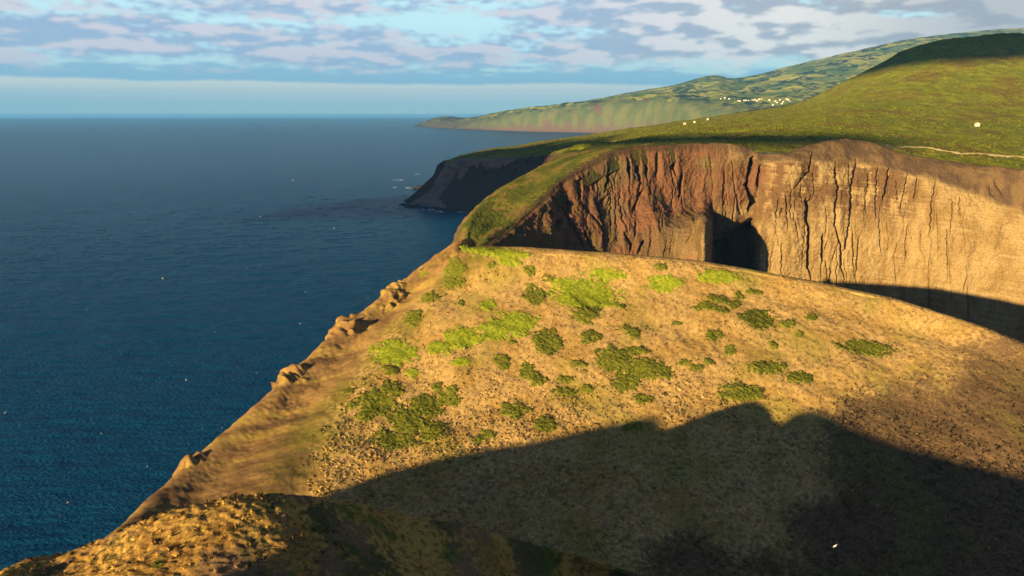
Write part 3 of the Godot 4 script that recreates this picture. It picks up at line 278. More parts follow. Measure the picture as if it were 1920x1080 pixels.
func _ready() -> void:
	rng.seed = 71
	var camera := Camera3D.new()
	camera.name = "camera"
	camera.fov = 40.0009
	camera.position = Vector3(0, 170, 0)
	camera.rotation_degrees = Vector3(-12.4040, 0, 0)
	camera.near = 0.5
	camera.far = 120000.0
	add_child(camera)
	set_noises()
	var around := WorldEnvironment.new()
	around.name = "surroundings"
	var env := Environment.new()
	env.background_mode = Environment.BG_SKY
	env.sky = Sky.new()
	var heaven := PanoramaSkyMaterial.new()
	heaven.panorama = make_sky()
	heaven.energy_multiplier = 1.0
	env.sky.sky_material = heaven
	env.background_energy_multiplier = 0.33
	env.tonemap_mode = Environment.TONE_MAPPER_LINEAR
	env.tonemap_exposure = 3.75
	env.sdfgi_enabled = true
	env.ssao_enabled = true
	env.ssil_enabled = true
	env.fog_enabled = true
	env.fog_density = 0.000032
	env.fog_light_color = Color(0.34, 0.62, 0.93)
	around.environment = env
	add_child(around)
	var sun := DirectionalLight3D.new()
	sun.name = "sun"
	sun.light_energy = 1.6
	sun.light_color = Color(1.0, 0.85, 0.59)
	sun.light_angular_distance = 0.5
	sun.shadow_enabled = true
	var a := deg_to_rad(SUN_FROM.x)
	var e := deg_to_rad(SUN_FROM.y)
	sun.look_at_from_position(Vector3(-sin(a) * cos(e), sin(e), cos(a) * cos(e)) * 100.0, Vector3.ZERO)
	add_child(sun)

	var ground := ground_material(0.12, 0.55)
	var rock := ground_material(0.045, 0.75)
	var far_ground := ground_material(0.02, 0.6)
	build_sea()
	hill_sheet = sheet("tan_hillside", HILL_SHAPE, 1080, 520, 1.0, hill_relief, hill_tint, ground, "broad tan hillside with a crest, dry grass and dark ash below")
	remember_ground()
	var ridge_sheet := sheet("near_ridge", MOUND_SHAPE, 420, 360, 1.0, mound_relief, mound_tint, ground, "near grassy ridge at the bottom left, one side in sun and one in shade")
	stamp_gullies()
	sheet("crater_cliff", WALL_SHAPE, GULLY_W, GULLY_H, 1.0, wall_relief, wall_tint, rock, "gullied crater cliff, red on the left and yellow on the right")
	sheet("coastal_slope", FLANK_SHAPE, 260, 260, -1.0, flank_relief, flank_tint, ground, "green slope falling from the cliff rim to the sea")
	var plain_sheet := sheet("coastal_plain_and_cone", PLAIN_SHAPE, 660, 460, -1.0, plain_relief, plain_tint, far_ground, "green coastal plain rising to a rounded cone at the right")
	sheet("sea_headland", HEADLAND_SHAPE, 260, 160, 1.0, headland_relief, headland_tint, rock, "dark purple sea cliff of the headland behind the green slope")
	var far_sheet := sheet("far_mountain_coast", FAR_SHAPE, 420, 300, -1.0, far_relief, far_tint, far_ground, "hazy far mountain coast with fields and a low red shore cliff")
	var plain_heights := heights(plain_sheet, 5.0)
	build_road(plain_heights)
	build_clouds()
	grass_tufts(ridge_sheet)
	bushes(plain_sheet)
	scrub_specks()
	build_patches()
	build_rocks()
	build_foam()
	build_houses(heights(far_sheet, 40.0), plain_heights)
	build_birds()

# ---------------------------------------------------------------- helpers

func set_noises() -> void:
	for n in [wide, fine]:
		n.noise_type = FastNoiseLite.TYPE_SIMPLEX_SMOOTH
		n.fractal_type = FastNoiseLite.FRACTAL_FBM
		n.frequency = 1.0
	wide.seed = 3
	wide.fractal_octaves = 4
	fine.seed = 11
	fine.fractal_octaves = 2
	ridged.seed = 5
	ridged.noise_type = FastNoiseLite.TYPE_SIMPLEX_SMOOTH
	ridged.fractal_type = FastNoiseLite.FRACTAL_RIDGED
	ridged.fractal_octaves = 4
	ridged.frequency = 1.0
	cells.seed = 8
	cells.noise_type = FastNoiseLite.TYPE_CELLULAR
	cells.cellular_return_type = FastNoiseLite.RETURN_CELL_VALUE
	cells.fractal_type = FastNoiseLite.FRACTAL_NONE
	cells.frequency = 1.0

func numbered(called: String) -> String:
	var n: int = taken.get(called, 0)
	taken[called] = n + 1
	return called if n == 0 else "%s_%03d" % [called, n]

func place(o: Node3D, called: String, label: String, category: String = "", group: String = "", kind: String = "") -> void:
	o.name = numbered(called)
	add_child(o, true)
	o.set_meta("label", label)
	if category != "":
		o.set_meta("category", category)
	if group != "":
		o.set_meta("group", group)
	if kind != "":
		o.set_meta("kind", kind)

func col(r: float, g: float, b: float) -> Color:
	return Color(r, g, b)

func coded(c: Color) -> Color:
	return Color(pow(maxf(c.r, 0.0), 1.0 / 2.2), pow(maxf(c.g, 0.0), 1.0 / 2.2), pow(maxf(c.b, 0.0), 1.0 / 2.2), 1.0)

func noise_texture(size: int, freq: float, octaves: int, as_normal: bool, strength: float, low: float) -> NoiseTexture2D:
	var n := FastNoiseLite.new()
	n.noise_type = FastNoiseLite.TYPE_SIMPLEX
	n.fractal_octaves = octaves
	n.fractal_gain = 0.6
	n.frequency = freq
	n.seed = int(freq * 1000.0) + octaves
	var t := NoiseTexture2D.new()
	t.width = size
	t.height = size
	t.seamless = true
	t.noise = n
	t.as_normal_map = as_normal
	t.bump_strength = strength
	if not as_normal:
		var ramp := Gradient.new()
		ramp.set_color(0, Color(low, low, low))
		ramp.set_color(1, Color(1, 1, 1))
		t.color_ramp = ramp
	return t

func ground_material(scale: float, bump: float) -> StandardMaterial3D:
	var m := StandardMaterial3D.new()
	m.vertex_color_use_as_albedo = true
	m.vertex_color_is_srgb = true
	m.roughness = 1.0
	m.metallic_specular = 0.1
	m.albedo_texture = noise_texture(512, 0.03, 5, false, 1.0, 0.62)
	m.normal_enabled = true
	m.normal_texture = noise_texture(512, 0.035, 5, true, 6.0, 0.0)
	m.normal_scale = bump
	m.uv1_triplanar = true
	m.uv1_world_triplanar = true
	m.uv1_scale = Vector3.ONE * scale
	return m

func plain_material(c: Color, rough: float = 0.9) -> StandardMaterial3D:
	var m := StandardMaterial3D.new()
	m.albedo_color = c.linear_to_srgb()
	m.roughness = rough
	m.metallic_specular = 0.2
	return m

func tinted_material(through: float) -> StandardMaterial3D:
	var m := StandardMaterial3D.new()
	m.vertex_color_use_as_albedo = true
	m.vertex_color_is_srgb = true
	m.roughness = 0.95
	m.metallic_specular = 0.1
	if through > 0.0:
		m.backlight_enabled = true
		m.backlight = Color(through, through, through)
	return m

# cubic through unevenly spaced knots: for each of n samples [segment, weights of the four knots]
func weights(knots: Array, n: int) -> Array:
	var out := []
	var last := knots.size() - 1
	for k in n:
		var x: float = lerpf(knots[0], knots[last], float(k) / (n - 1))
		var i := 0
		while i < last - 1 and knots[i + 1] <= x:
			i += 1
		var h: float = knots[i + 1] - knots[i]
		var t: float = (x - knots[i]) / h
		var h00: float = 2 * t * t * t - 3 * t * t + 1
		var h10: float = (t * t * t - 2 * t * t + t) * h
		var h01: float = -2 * t * t * t + 3 * t * t
		var h11: float = (t * t * t - t * t) * h
		var w := [0.0, h00, h01, 0.0]
		if i == 0:
			w[1] -= h10 / h
			w[2] += h10 / h
		else:
			var g: float = knots[i] - knots[i - 1]
			w[0] -= h10 / (g + h)
			w[2] += h10 / (g + h)
		if i + 1 == last:
			w[1] -= h11 / h
			w[2] += h11 / h
		else:
			var g: float = knots[i + 2] - knots[i + 1]
			w[1] -= h11 / (g + h)
			w[3] += h11 / (g + h)
		out.append([i, w[0], w[1], w[2], w[3], x])
	return out

func along(line: Array, w: Array) -> Vector3:
	var i: int = w[0]
	var last := line.size() - 1
	var p: Vector3 = line[i] * w[2] + line[i + 1] * w[3]
	if i > 0:
		p += line[i - 1] * w[1]
	if i + 2 <= last:
		p += line[i + 2] * w[4]
	return p

func slopes(p: PackedVector3Array, nu: int, nv: int, side: float) -> PackedVector3Array:
	var out := PackedVector3Array()
	out.resize(nu * nv)
	for j in nv:
		var up := maxi(j - 1, 0) * nu
		var dn := mini(j + 1, nv - 1) * nu
		for i in nu:
			var du := p[j * nu + mini(i + 1, nu - 1)] - p[j * nu + maxi(i - 1, 0)]
			var dv := p[dn + i] - p[up + i]
			out[j * nu + i] = dv.cross(du).normalized() * side
	return out

func grid_mesh(p: PackedVector3Array, normals: PackedVector3Array, colors: PackedColorArray, nu: int, nv: int, side: float) -> ArrayMesh:
	var index := PackedInt32Array()
	index.resize((nu - 1) * (nv - 1) * 6)
	var k := 0
	for j in nv - 1:
		for i in nu - 1:
			var a := j * nu + i
			var b := a + 1
			var c := a + nu
			if side < 0.0:
				b = a + nu
				c = a + 1
			index[k] = a
			index[k + 1] = b
			index[k + 2] = c
			index[k + 3] = b
			index[k + 4] = a + nu + 1
			index[k + 5] = c
			k += 6
	var arrays := []
	arrays.resize(Mesh.ARRAY_MAX)
	arrays[Mesh.ARRAY_VERTEX] = p
	arrays[Mesh.ARRAY_NORMAL] = normals
	if colors.size():
		arrays[Mesh.ARRAY_COLOR] = colors
	arrays[Mesh.ARRAY_INDEX] = index
	var m := ArrayMesh.new()
	m.add_surface_from_arrays(Mesh.PRIMITIVE_TRIANGLES, arrays)
	return m

func sheet(called: String, shape: Dictionary, nu: int, nv: int, side: float, relief: Callable, tint: Callable, material: Material, label: String) -> Dictionary:
	var wu := weights(shape.columns, nu)
	var wv := weights(shape.rows, nv)
	var lines := []
	for row in shape.points:
		var line := PackedVector3Array()
		for w in wu:
			line.append(along(row, w))
		lines.append(line)
	var p := PackedVector3Array()
	p.resize(nu * nv)
	var column := []
	column.resize(lines.size())
	for i in nu:
		for r in lines.size():
			column[r] = lines[r][i]
		for j in nv:
			p[j * nu + i] = along(column, wv[j])
	var n := slopes(p, nu, nv, side)
	var moved := PackedVector3Array()
	moved.resize(nu * nv)
	for j in nv:
		var fv: float = wv[j][5]
		for i in nu:
			var k := j * nu + i
			moved[k] = p[k] + relief.call(p[k], n[k], wu[i][5], fv, i, j)
	n = slopes(moved, nu, nv, side)
	var colors := PackedColorArray()
	colors.resize(nu * nv)
	for j in nv:
		var fv: float = wv[j][5]
		for i in nu:
			var k := j * nu + i
			colors[k] = coded(tint.call(moved[k], n[k], wu[i][5], fv, i, j))
	var o := MeshInstance3D.new()
	o.mesh = grid_mesh(moved, n, colors, nu, nv, side)
	o.material_override = material
	place(o, called, label, "", "", "structure")
	return {"points": moved, "normals": n, "colors": colors, "nu": nu, "nv": nv}

# ---------------------------------------------------------------- sky

func make_sky() -> ImageTexture:
	var whole := Image.create(512, 256, false, Image.FORMAT_RGB8)
	for y in 256:
		var el := (0.5 - (y + 0.5) / 256.0) * PI
		for x in 512:
			whole.set_pixel(x, y, air(wrapf((x + 0.5) / 512.0 * TAU, -PI, PI), el))
	whole.resize(4096, 2048, Image.INTERPOLATE_BILINEAR)
	var top := 1024 - 170
	var rows := 176
	var bytes := PackedByteArray()
	bytes.resize(4096 * rows * 3)
	for y in rows:
		var el := (0.5 - (y + top + 0.5) / 2048.0) * PI
		for x in 4096:
			var c := air(wrapf((x + 0.5) / 4096.0 * TAU, -PI, PI), el)
			var k := (y * 4096 + x) * 3
			bytes[k] = int(clampf(c.r * 255.0, 0, 255))
			bytes[k + 1] = int(clampf(c.g * 255.0, 0, 255))
			bytes[k + 2] = int(clampf(c.b * 255.0, 0, 255))
	whole.blit_rect(Image.create_from_data(4096, rows, false, Image.FORMAT_RGB8, bytes), Rect2i(0, 0, 4096, rows), Vector2i(0, top))
	return ImageTexture.create_from_image(whole)

# sRGB colour of the sky in a direction: turn from straight ahead (radians), height above the horizon
func air(turn: float, el: float) -> Color:
	var deg := rad_to_deg(el)
	if deg < -0.3:
		return Color(0.50, 0.66, 0.74)
	var side := sin(turn)
	var right := smoothstep(-0.05, 0.42, side)
	var clear := Color(0.78, 0.88, 0.84).lerp(Color(0.77, 0.92, 0.945), smoothstep(1.5, 4.5, deg)).lerp(Color(0.13, 0.25, 0.47), smoothstep(9.0, 34.0, deg))
	var level := deg + 0.22 * wide.get_noise_2d(side * 2.2, 3.0) + 0.5 * side
	clear = clear.lerp(Color(0.96, 0.94, 0.86), smoothstep(0.5, 1.6, deg) * (1.0 - smoothstep(1.95, 2.2, level)) * 0.95)
	# a long low bank of blue cloud
	var ragged := wide.get_noise_3d(side * 16.0, cos(turn) * 16.0, deg * 2.2)
	var bank := smoothstep(1.90, 2.10, level + 0.10 * wide.get_noise_2d(side * 14.0, 9.0)) * (1.0 - smoothstep(2.75, 3.2, level + 0.9 * ragged))
	var c := clear.lerp(Color(0.58, 0.73, 0.83), bank * 0.92)
	# broken stratocumulus: a flat layer overhead, its far part seen edge on, with lumps that stand up from it
	var d := 1.0 / tan(maxf(el, 0.035) + 0.035)
	var q := Vector2(side, -cos(turn)) * d
	var lump := Vector3(side, cos(turn), 0.0) * 13.0
	lump.z = deg * 0.85
	var puff := wide.get_noise_3dv(lump)
	var body := wide.get_noise_3d(q.x * 0.30, q.y * 0.30, 1.0) + 0.6 * wide.get_noise_3d(lump.x * 0.35, lump.y * 0.35, lump.z * 0.9 + 40.0) + 0.40 * puff + 0.32 * fine.get_noise_3d(lump.x * 4.0, lump.y * 4.0, lump.z * 3.2)
	var cover := smoothstep(-0.34, 0.16, body + 0.15 + 0.30 * right - 0.25 * smoothstep(14.0, 40.0, deg)) * smoothstep(2.7, 3.8, deg + 1.1 * puff + 0.5 * body)
	var above := wide.get_noise_3d(lump.x + 0.2, lump.y, lump.z + 0.35)
	var lit := (puff - above) * 1.5 + 0.8 * wide.get_noise_3d(lump.x * 0.35 + 7.0, lump.y * 0.35, lump.z * 0.6) + 0.42 * right * (1.0 - smoothstep(5.0, 7.5, deg))
	var grey := Color(0.61, 0.69, 0.80).lerp(Color(0.67, 0.67, 0.70), right)
	var pink := Color(0.83, 0.805, 0.84).lerp(Color(0.94, 0.91, 0.87), right)
	var cloud := grey.lerp(pink, smoothstep(-0.20, 0.45, lit)).lerp(Color(0.27, 0.32, 0.41), smoothstep(10.0, 34.0, deg) * 0.97)
	cloud = cloud.lerp(Color(0.60, 0.60, 0.63), smoothstep(0.30, 0.52, side) * smoothstep(3.2, 4.6, deg) * 0.6)
	return c.lerp(cloud, cover * 0.94)

# ---------------------------------------------------------------- sea

func build_sea() -> void:
	var angles := []
	var x := -PI
	while x < PI - 0.0005:
		angles.append(x)
		x += 0.0016 if absf(x) < 0.66 else 0.05
	angles.append(PI)
	var radii := [2.0, 60.0, 120.0, 180.0]
	var r := 230.0
	while r < 40000.0:
		radii.append(r)
		r *= 1.0045 if r < 3200.0 else 1.06
	radii.append(40000.0)
	var nu := angles.size()
	var nv := radii.size()
	var p := PackedVector3Array()
	p.resize(nu * nv)
	for j in nv:
		var far: float = radii[j]
		var calm := 1.0 - smoothstep(1100.0, 3200.0, far)
		for i in nu:
			var q := Vector3(sin(angles[i]) * far, 0, -cos(angles[i]) * far)
			if calm > 0.0 and far > 200.0 and absf(angles[i]) < 0.66:
				q.y = calm * swell(q.x, q.z)
			p[j * nu + i] = q
	var m := StandardMaterial3D.new()
	m.albedo_color = Color(0.003, 0.044, 0.120).linear_to_srgb()
	m.roughness = 0.20
	m.metallic_specular = 0.05
	m.normal_enabled = true
	m.normal_texture = noise_texture(1024, 0.02, 6, true, 10.0, 0.0)
	m.normal_scale = 0.9
	m.uv1_triplanar = true
	m.uv1_world_triplanar = true
	m.uv1_scale = Vector3(0.011, 0.011, 0.019)
	var o := MeshInstance3D.new()
	o.mesh = grid_mesh(p, slopes(p, nu, nv, -1.0), PackedColorArray(), nu, nv, -1.0)
	o.material_override = m
	place(o, "sea", "dark blue open sea reaching to the horizon", "", "", "structure")

func swell(x: float, z: float) -> float:
	var a := 0.20 * x + 0.98 * z
	var b := 0.98 * x - 0.20 * z
	return 1.3 * wide.get_noise_3d(a * 0.045, b * 0.012, 12.0) + 0.5 * fine.get_noise_3d(a * 0.16, b * 0.05, 20.0)

# ---------------------------------------------------------------- the tan hillside

# share of bare brown ash: it covers the right end of the hillside and lies in patches down in the bowl
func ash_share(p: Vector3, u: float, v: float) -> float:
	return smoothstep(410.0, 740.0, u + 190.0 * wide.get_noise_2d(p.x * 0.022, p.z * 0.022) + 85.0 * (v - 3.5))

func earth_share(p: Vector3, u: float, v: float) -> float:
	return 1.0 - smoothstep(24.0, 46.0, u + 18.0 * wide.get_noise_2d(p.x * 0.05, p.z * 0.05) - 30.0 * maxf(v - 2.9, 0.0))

func hill_relief(p: Vector3, n: Vector3, u: float, v: float, _i: int, _j: int) -> Vector3:
	var brink := 1.0 - smoothstep(12.0, 44.0, u - 20.0 * maxf(v - 3.0, 0.0))
	var soft := 1.4 * wide.get_noise_2d(p.x * 0.03, p.z * 0.03) + 0.15 * fine.get_noise_2d(p.x * 0.3, p.z * 0.3) + (0.05 + 0.14 * smoothstep(2.6, 3.8, v)) * fine.get_noise_2d(p.x * 1.0, p.z * 1.0)
	var d := soft * (1.0 - brink)
	if brink > 0.0:
		# rills run down to the sea, beds of ash stand out as small ledges
		var rill := ridged.get_noise_3d(p.z * 0.055 + 0.02 * p.x, p.x * 0.012, 4.0) - 0.2
		var ledge := absf(fposmod((p.y + 0.15 * p.z + 2.0 * fine.get_noise_2d(p.x * 0.05, p.z * 0.05)) * 0.30, 1.0) - 0.5) - 0.25
		d += brink * (1.0 - 0.5 * smoothstep(2.9, 3.6, v)) * (0.7 * rill + 0.9 * ledge + 0.45 * wide.get_noise_3d(p.x * 0.16, p.y * 0.2, p.z * 0.16) + 0.35 * fine.get_noise_3d(p.x * 0.7, p.y * 0.9, p.z * 0.7))
		for c in CRAGS:
			var far: float = Vector2(p.x - c[0], p.z - c[1]).length() / c[3]
			if far < 1.6:
				var broken := 0.4 * cells.get_noise_3d(p.x * 0.5, p.y * 0.4, p.z * 0.5) + 0.3 * wide.get_noise_3d(p.x * 0.3, p.y * 0.3, p.z * 0.3)
				d += c[2] * clampf((1.0 - far + broken) * 2.2, 0.0, 1.0) * (0.8 + broken)
	if v < 0.3 and u > 20.0:
		d = d * 0.35
	return n * d

func hill_tint(p: Vector3, n: Vector3, u: float, v: float, _i: int, _j: int) -> Color:
	var a := wide.get_noise_2d(p.x * 0.05 + 40.0, p.z * 0.05)
	var f := fine.get_noise_2d(p.x * 0.55, p.z * 0.55)
	var g := fine.get_noise_2d(p.x * 1.7, p.z * 1.7 + 30.0)
	var straw := col(0.56, 0.39, 0.16).lerp(col(0.45, 0.30, 0.10), smoothstep(-0.3, 0.45, a + 0.5 * f))
	straw = straw.lerp(col(0.25, 0.15, 0.05), smoothstep(0.15, 0.6, f + 0.5 * g - 0.25 * a) * 0.6)
	straw = straw.lerp(col(0.33, 0.30, 0.06), smoothstep(0.05, 0.5, wide.get_noise_2d(p.x * 0.03, p.z * 0.03 + 90.0)) * 0.5)
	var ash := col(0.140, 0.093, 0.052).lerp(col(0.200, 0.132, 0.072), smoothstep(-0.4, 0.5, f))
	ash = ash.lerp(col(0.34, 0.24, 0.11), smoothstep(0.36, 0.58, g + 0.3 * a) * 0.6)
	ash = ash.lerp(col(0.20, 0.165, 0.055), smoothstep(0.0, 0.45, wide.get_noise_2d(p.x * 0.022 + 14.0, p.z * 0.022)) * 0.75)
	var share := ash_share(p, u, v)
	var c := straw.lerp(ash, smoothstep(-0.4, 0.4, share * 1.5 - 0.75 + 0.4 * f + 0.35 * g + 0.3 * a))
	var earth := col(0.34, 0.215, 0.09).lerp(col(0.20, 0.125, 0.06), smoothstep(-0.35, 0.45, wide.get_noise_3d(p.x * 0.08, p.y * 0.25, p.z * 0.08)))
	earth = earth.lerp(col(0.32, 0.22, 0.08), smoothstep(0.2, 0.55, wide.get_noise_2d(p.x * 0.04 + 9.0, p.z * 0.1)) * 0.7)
	# thin grass and dark rills streak the bare slope downhill
	var streak := wide.get_noise_2d(p.x * 0.05 + p.z * 0.16, p.z * 0.02 + 60.0)
	earth = earth.lerp(col(0.40, 0.30, 0.075), smoothstep(0.12, 0.40, streak + 0.4 * f) * 0.7)
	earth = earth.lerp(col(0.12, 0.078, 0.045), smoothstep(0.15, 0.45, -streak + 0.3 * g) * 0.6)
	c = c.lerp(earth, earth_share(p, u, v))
	var moss := smoothstep(20.0, 40.0, u) * (1.0 - smoothstep(52.0, 80.0, u)) * smoothstep(-0.15, 0.3, a + 0.6 * f + 0.15) * (1.0 - smoothstep(3.6, 4.6, v))
	return c.lerp(col(0.15, 0.15, 0.03), moss * 0.75)

# heights of a sheet by cells of the given size, for what stands on it
func heights(s: Dictionary, cell: float) -> Dictionary:
	var out := {}
	var p: PackedVector3Array = s.points
	for q in p:
		var key := Vector2i(floori(q.x / cell), floori(q.z / cell))
		out[key] = maxf(out.get(key, -99.0), q.y)
	return out

func set_down(q: Vector3, h: Dictionary, cell: float) -> Vector3:
	return Vector3(q.x, h.get(Vector2i(floori(q.x / cell), floori(q.z / cell)), q.y), q.z)

func remember_ground() -> void:
	var p: PackedVector3Array = hill_sheet.points
	var fv: int = hill_sheet.nv
	for j in range(int(fv * 0.1), fv):
		for i in range(0, hill_sheet.nu):
			var q := p[j * hill_sheet.nu + i]
			var key := Vector2i(floori(q.x), floori(q.z))
			hill_ground[key] = hill_ground.get(key, Vector2.ZERO) + Vector2(q.y, 1.0)

func ground_at(x: float, z: float) -> float:
	var x0 := floori(x - 0.5)
	var z0 := floori(z - 0.5)
	var sum := 0.0
	var all := 0.0
	for dx in 2:
		for dz in 2:
			var cell: Vector2 = hill_ground.get(Vector2i(x0 + dx, z0 + dz), Vector2.ZERO)
			if cell.y > 0.0:
				var w: float = maxf(0.0001, (1.0 - absf(x - 0.5 - x0 - dx)) * (1.0 - absf(z - 0.5 - z0 - dz)))
				sum += w * cell.x / cell.y
				all += w
	return sum / all if all > 0.0 else -99.0

# ---------------------------------------------------------------- the near ridge

func mound_relief(p: Vector3, n: Vector3, _u: float, _v: float, _i: int, _j: int) -> Vector3:
	return n * (0.7 * wide.get_noise_2d(p.x * 0.06, p.z * 0.06) + 0.32 * fine.get_noise_2d(p.x * 0.6, p.z * 0.6) + 0.16 * fine.get_noise_2d(p.x * 1.9, p.z * 1.9))

func mound_tint(p: Vector3, _n: Vector3, u: float, v: float, _i: int, _j: int) -> Color:
	var a := wide.get_noise_2d(p.x * 0.09, p.z * 0.09 + 20.0)
	var f := fine.get_noise_2d(p.x * 0.9, p.z * 0.9)
	var g := fine.get_noise_2d(p.x * 3.0, p.z * 3.0)
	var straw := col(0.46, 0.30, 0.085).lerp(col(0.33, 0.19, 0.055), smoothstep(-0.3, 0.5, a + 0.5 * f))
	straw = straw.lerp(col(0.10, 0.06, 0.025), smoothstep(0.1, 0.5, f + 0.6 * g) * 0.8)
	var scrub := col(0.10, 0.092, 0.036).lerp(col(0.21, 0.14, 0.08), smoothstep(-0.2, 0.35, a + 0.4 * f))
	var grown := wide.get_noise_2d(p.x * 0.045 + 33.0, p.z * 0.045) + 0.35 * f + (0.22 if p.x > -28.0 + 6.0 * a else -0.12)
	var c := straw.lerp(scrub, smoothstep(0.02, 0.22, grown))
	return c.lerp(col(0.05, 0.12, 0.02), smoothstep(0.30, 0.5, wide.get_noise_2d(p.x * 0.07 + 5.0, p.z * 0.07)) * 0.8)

# ---------------------------------------------------------------- crater cliff

func stamp_gullies() -> void:
	gully_map.resize(GULLY_W * GULLY_H)
	var r := RandomNumberGenerator.new()
	r.seed = 17
	var all := []
	for g in GULLIES:
		all.append(g)
	for k in 90:   # small runnels between the named gullies
		var u := r.randf_range(0.05, 0.61)
		var v := r.randf_range(0.14, 0.5)
		all.append([r.randf_range(0.4, 0.9), r.randf_range(0.8, 2.2), [u, v, u + r.randf_range(-0.004, 0.004), v + r.randf_range(0.04, 0.1), u + r.randf_range(-0.006, 0.006), v + r.randf_range(0.1, 0.2)]])
	for g in all:
		var line: Array = g[2]
		var half: float = g[0] * 0.5 / 0.42
		var n: int = line.size() / 2
		for s in n - 1:
			var a := Vector2(line[s * 2] * (GULLY_W - 1), line[s * 2 + 1] * (GULLY_H - 1))
			var b := Vector2(line[s * 2 + 2] * (GULLY_W - 1), line[s * 2 + 3] * (GULLY_H - 1))
			for j in range(maxi(0, floori(minf(a.y, b.y) - 2)), mini(GULLY_H, ceili(maxf(a.y, b.y) + 3))):
				for i in range(maxi(0, floori(minf(a.x, b.x) - half * 3 - 4)), mini(GULLY_W, ceili(maxf(a.x, b.x) + half * 3 + 4))):
					var q := Vector2(i + 2.2 * fine.get_noise_2d(i * 0.06, j * 0.09), j)
					var near := Geometry2D.get_closest_point_to_segment(q, a, b)
					var rel := (s + a.distance_to(near) / maxf(a.distance_to(b), 0.01)) / (n - 1)
					var taper := smoothstep(0.0, 0.12, rel) * (1.0 - smoothstep(0.75, 1.0, rel)) * 0.7 + 0.3
					var across := absf(near.x - q.x) / (half * taper + 0.6) + absf(near.y - q.y) * 0.5
					var depth: float = g[1] * taper * (1.0 - smoothstep(0.35, 1.35, across))
					var k := j * GULLY_W + i
					gully_map[k] = maxf(gully_map[k], depth)

func wall_relief(p: Vector3, n: Vector3, u: float, v: float, i: int, j: int) -> Vector3:
	var face := smoothstep(0.1, 0.7, v) * (1.0 - smoothstep(4.3, 4.8, v))
	var left := 1.0 - smoothstep(380.0, 480.0, u)
	var w := p.x + 5.0 * wide.get_noise_2d(p.x * 0.02, p.y * 0.03)
	var flute := 2.6 * (ridged.get_noise_3d(w * 0.030, p.y * 0.004, p.z * 0.012) - 0.1) * (0.5 + left * 0.9)
	var d_wall := 0.0
	var bump := 1.2 * wide.get_noise_3d(p.x * 0.10, p.y * 0.07, p.z * 0.1) + 0.5 * fine.get_noise_3d(p.x * 0.35, p.y * 0.3, p.z * 0.35)
	d_wall = 3.2 * wide.get_noise_2d(w * 0.014, p.y * 0.004 + 8.0)
	var strata := 0.55 * fine.get_noise_3d(p.x * 0.03, p.y * 0.55 + 0.04 * p.x, 3.0)
	var d := face * (flute + bump + strata + d_wall) + (1.0 - face) * (1.0 * wide.get_noise_2d(p.x * 0.05, p.z * 0.05) + 0.3 * fine.get_noise_2d(p.x * 0.3, p.z * 0.3))
	var inward := n
	inward.y = 0.0
	inward = inward.normalized()
	return n * d - inward * gully_map[j * GULLY_W + i]

func wall_tint(p: Vector3, n: Vector3, u: float, v: float, i: int, j: int) -> Color:
	var a := wide.get_noise_3d(p.x * 0.018, p.y * 0.03, p.z * 0.018)
	var b := wide.get_noise_3d(p.x * 0.07 + 30.0, p.y * 0.035, p.z * 0.07)
	var s := fine.get_noise_3d(p.x * 0.02, p.y * 0.45 + 0.05 * p.x, 7.0)
	var red := col(0.185, 0.095, 0.056).lerp(col(0.135, 0.092, 0.056), smoothstep(-0.25, 0.35, a + 0.4 * b))
	red = red.lerp(col(0.16, 0.125, 0.04), smoothstep(0.15, 0.5, b + 0.3 * a) * 0.65)
	var yellow := col(0.35, 0.255, 0.125).lerp(col(0.27, 0.185, 0.082), smoothstep(-0.3, 0.4, b + 0.5 * s))
	yellow = yellow.lerp(col(0.42, 0.33, 0.185), smoothstep(0.1, 0.5, s - 0.3 * b) * 0.6)
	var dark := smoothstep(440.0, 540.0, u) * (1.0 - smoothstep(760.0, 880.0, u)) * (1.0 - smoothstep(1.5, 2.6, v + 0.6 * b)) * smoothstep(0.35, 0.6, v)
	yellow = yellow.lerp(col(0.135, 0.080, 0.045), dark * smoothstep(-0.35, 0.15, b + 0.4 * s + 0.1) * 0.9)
	var c := red.lerp(yellow, smoothstep(-0.18, 0.18, (u - 485.0) / 280.0 + 0.5 * a + 0.25 * b))
	c = c.lerp(yellow, smoothstep(2.0, 3.2, v + 0.6 * b) * smoothstep(300.0, 440.0, u) * 0.5)
	# loose brown cinder on the slope above the cliff lip
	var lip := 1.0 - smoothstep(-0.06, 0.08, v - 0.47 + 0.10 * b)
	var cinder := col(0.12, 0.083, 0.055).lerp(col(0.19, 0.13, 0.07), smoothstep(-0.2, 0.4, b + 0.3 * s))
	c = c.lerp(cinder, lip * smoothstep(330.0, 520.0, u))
	c = c.lerp(col(0.06, 0.045, 0.03), lip * (1.0 - smoothstep(330.0, 480.0, u)) * 0.7)  # shade along the left rim, painted into the colour
	if v > 4.3:
		c = c.lerp(col(0.07, 0.075, 0.03), smoothstep(-0.2, 0.3, a + 0.5 * b) * smoothstep(4.3, 4.8, v))
	var scrub := smoothstep(0.35, 0.55, wide.get_noise_3d(p.x * 0.04 + 70.0, p.y * 0.06, p.z * 0.04)) * (1.0 - smoothstep(420.0, 520.0, u))
	return c.lerp(col(0.11, 0.105, 0.025), scrub * 0.7)

# ---------------------------------------------------------------- green slope, plain, headland, far coast

func flank_relief(p: Vector3, n: Vector3, _u: float, v: float, _i: int, _j: int) -> Vector3:
	var d := 1.0 * wide.get_noise_2d(p.x * 0.04, p.z * 0.04) + 0.4 * fine.get_noise_2d(p.x * 0.3, p.z * 0.3)
	d += smoothstep(2.6, 3.3, v) * 3.0 * ridged.get_noise_3d(p.x * 0.05, p.y * 0.03, p.z * 0.05)
	return n * d

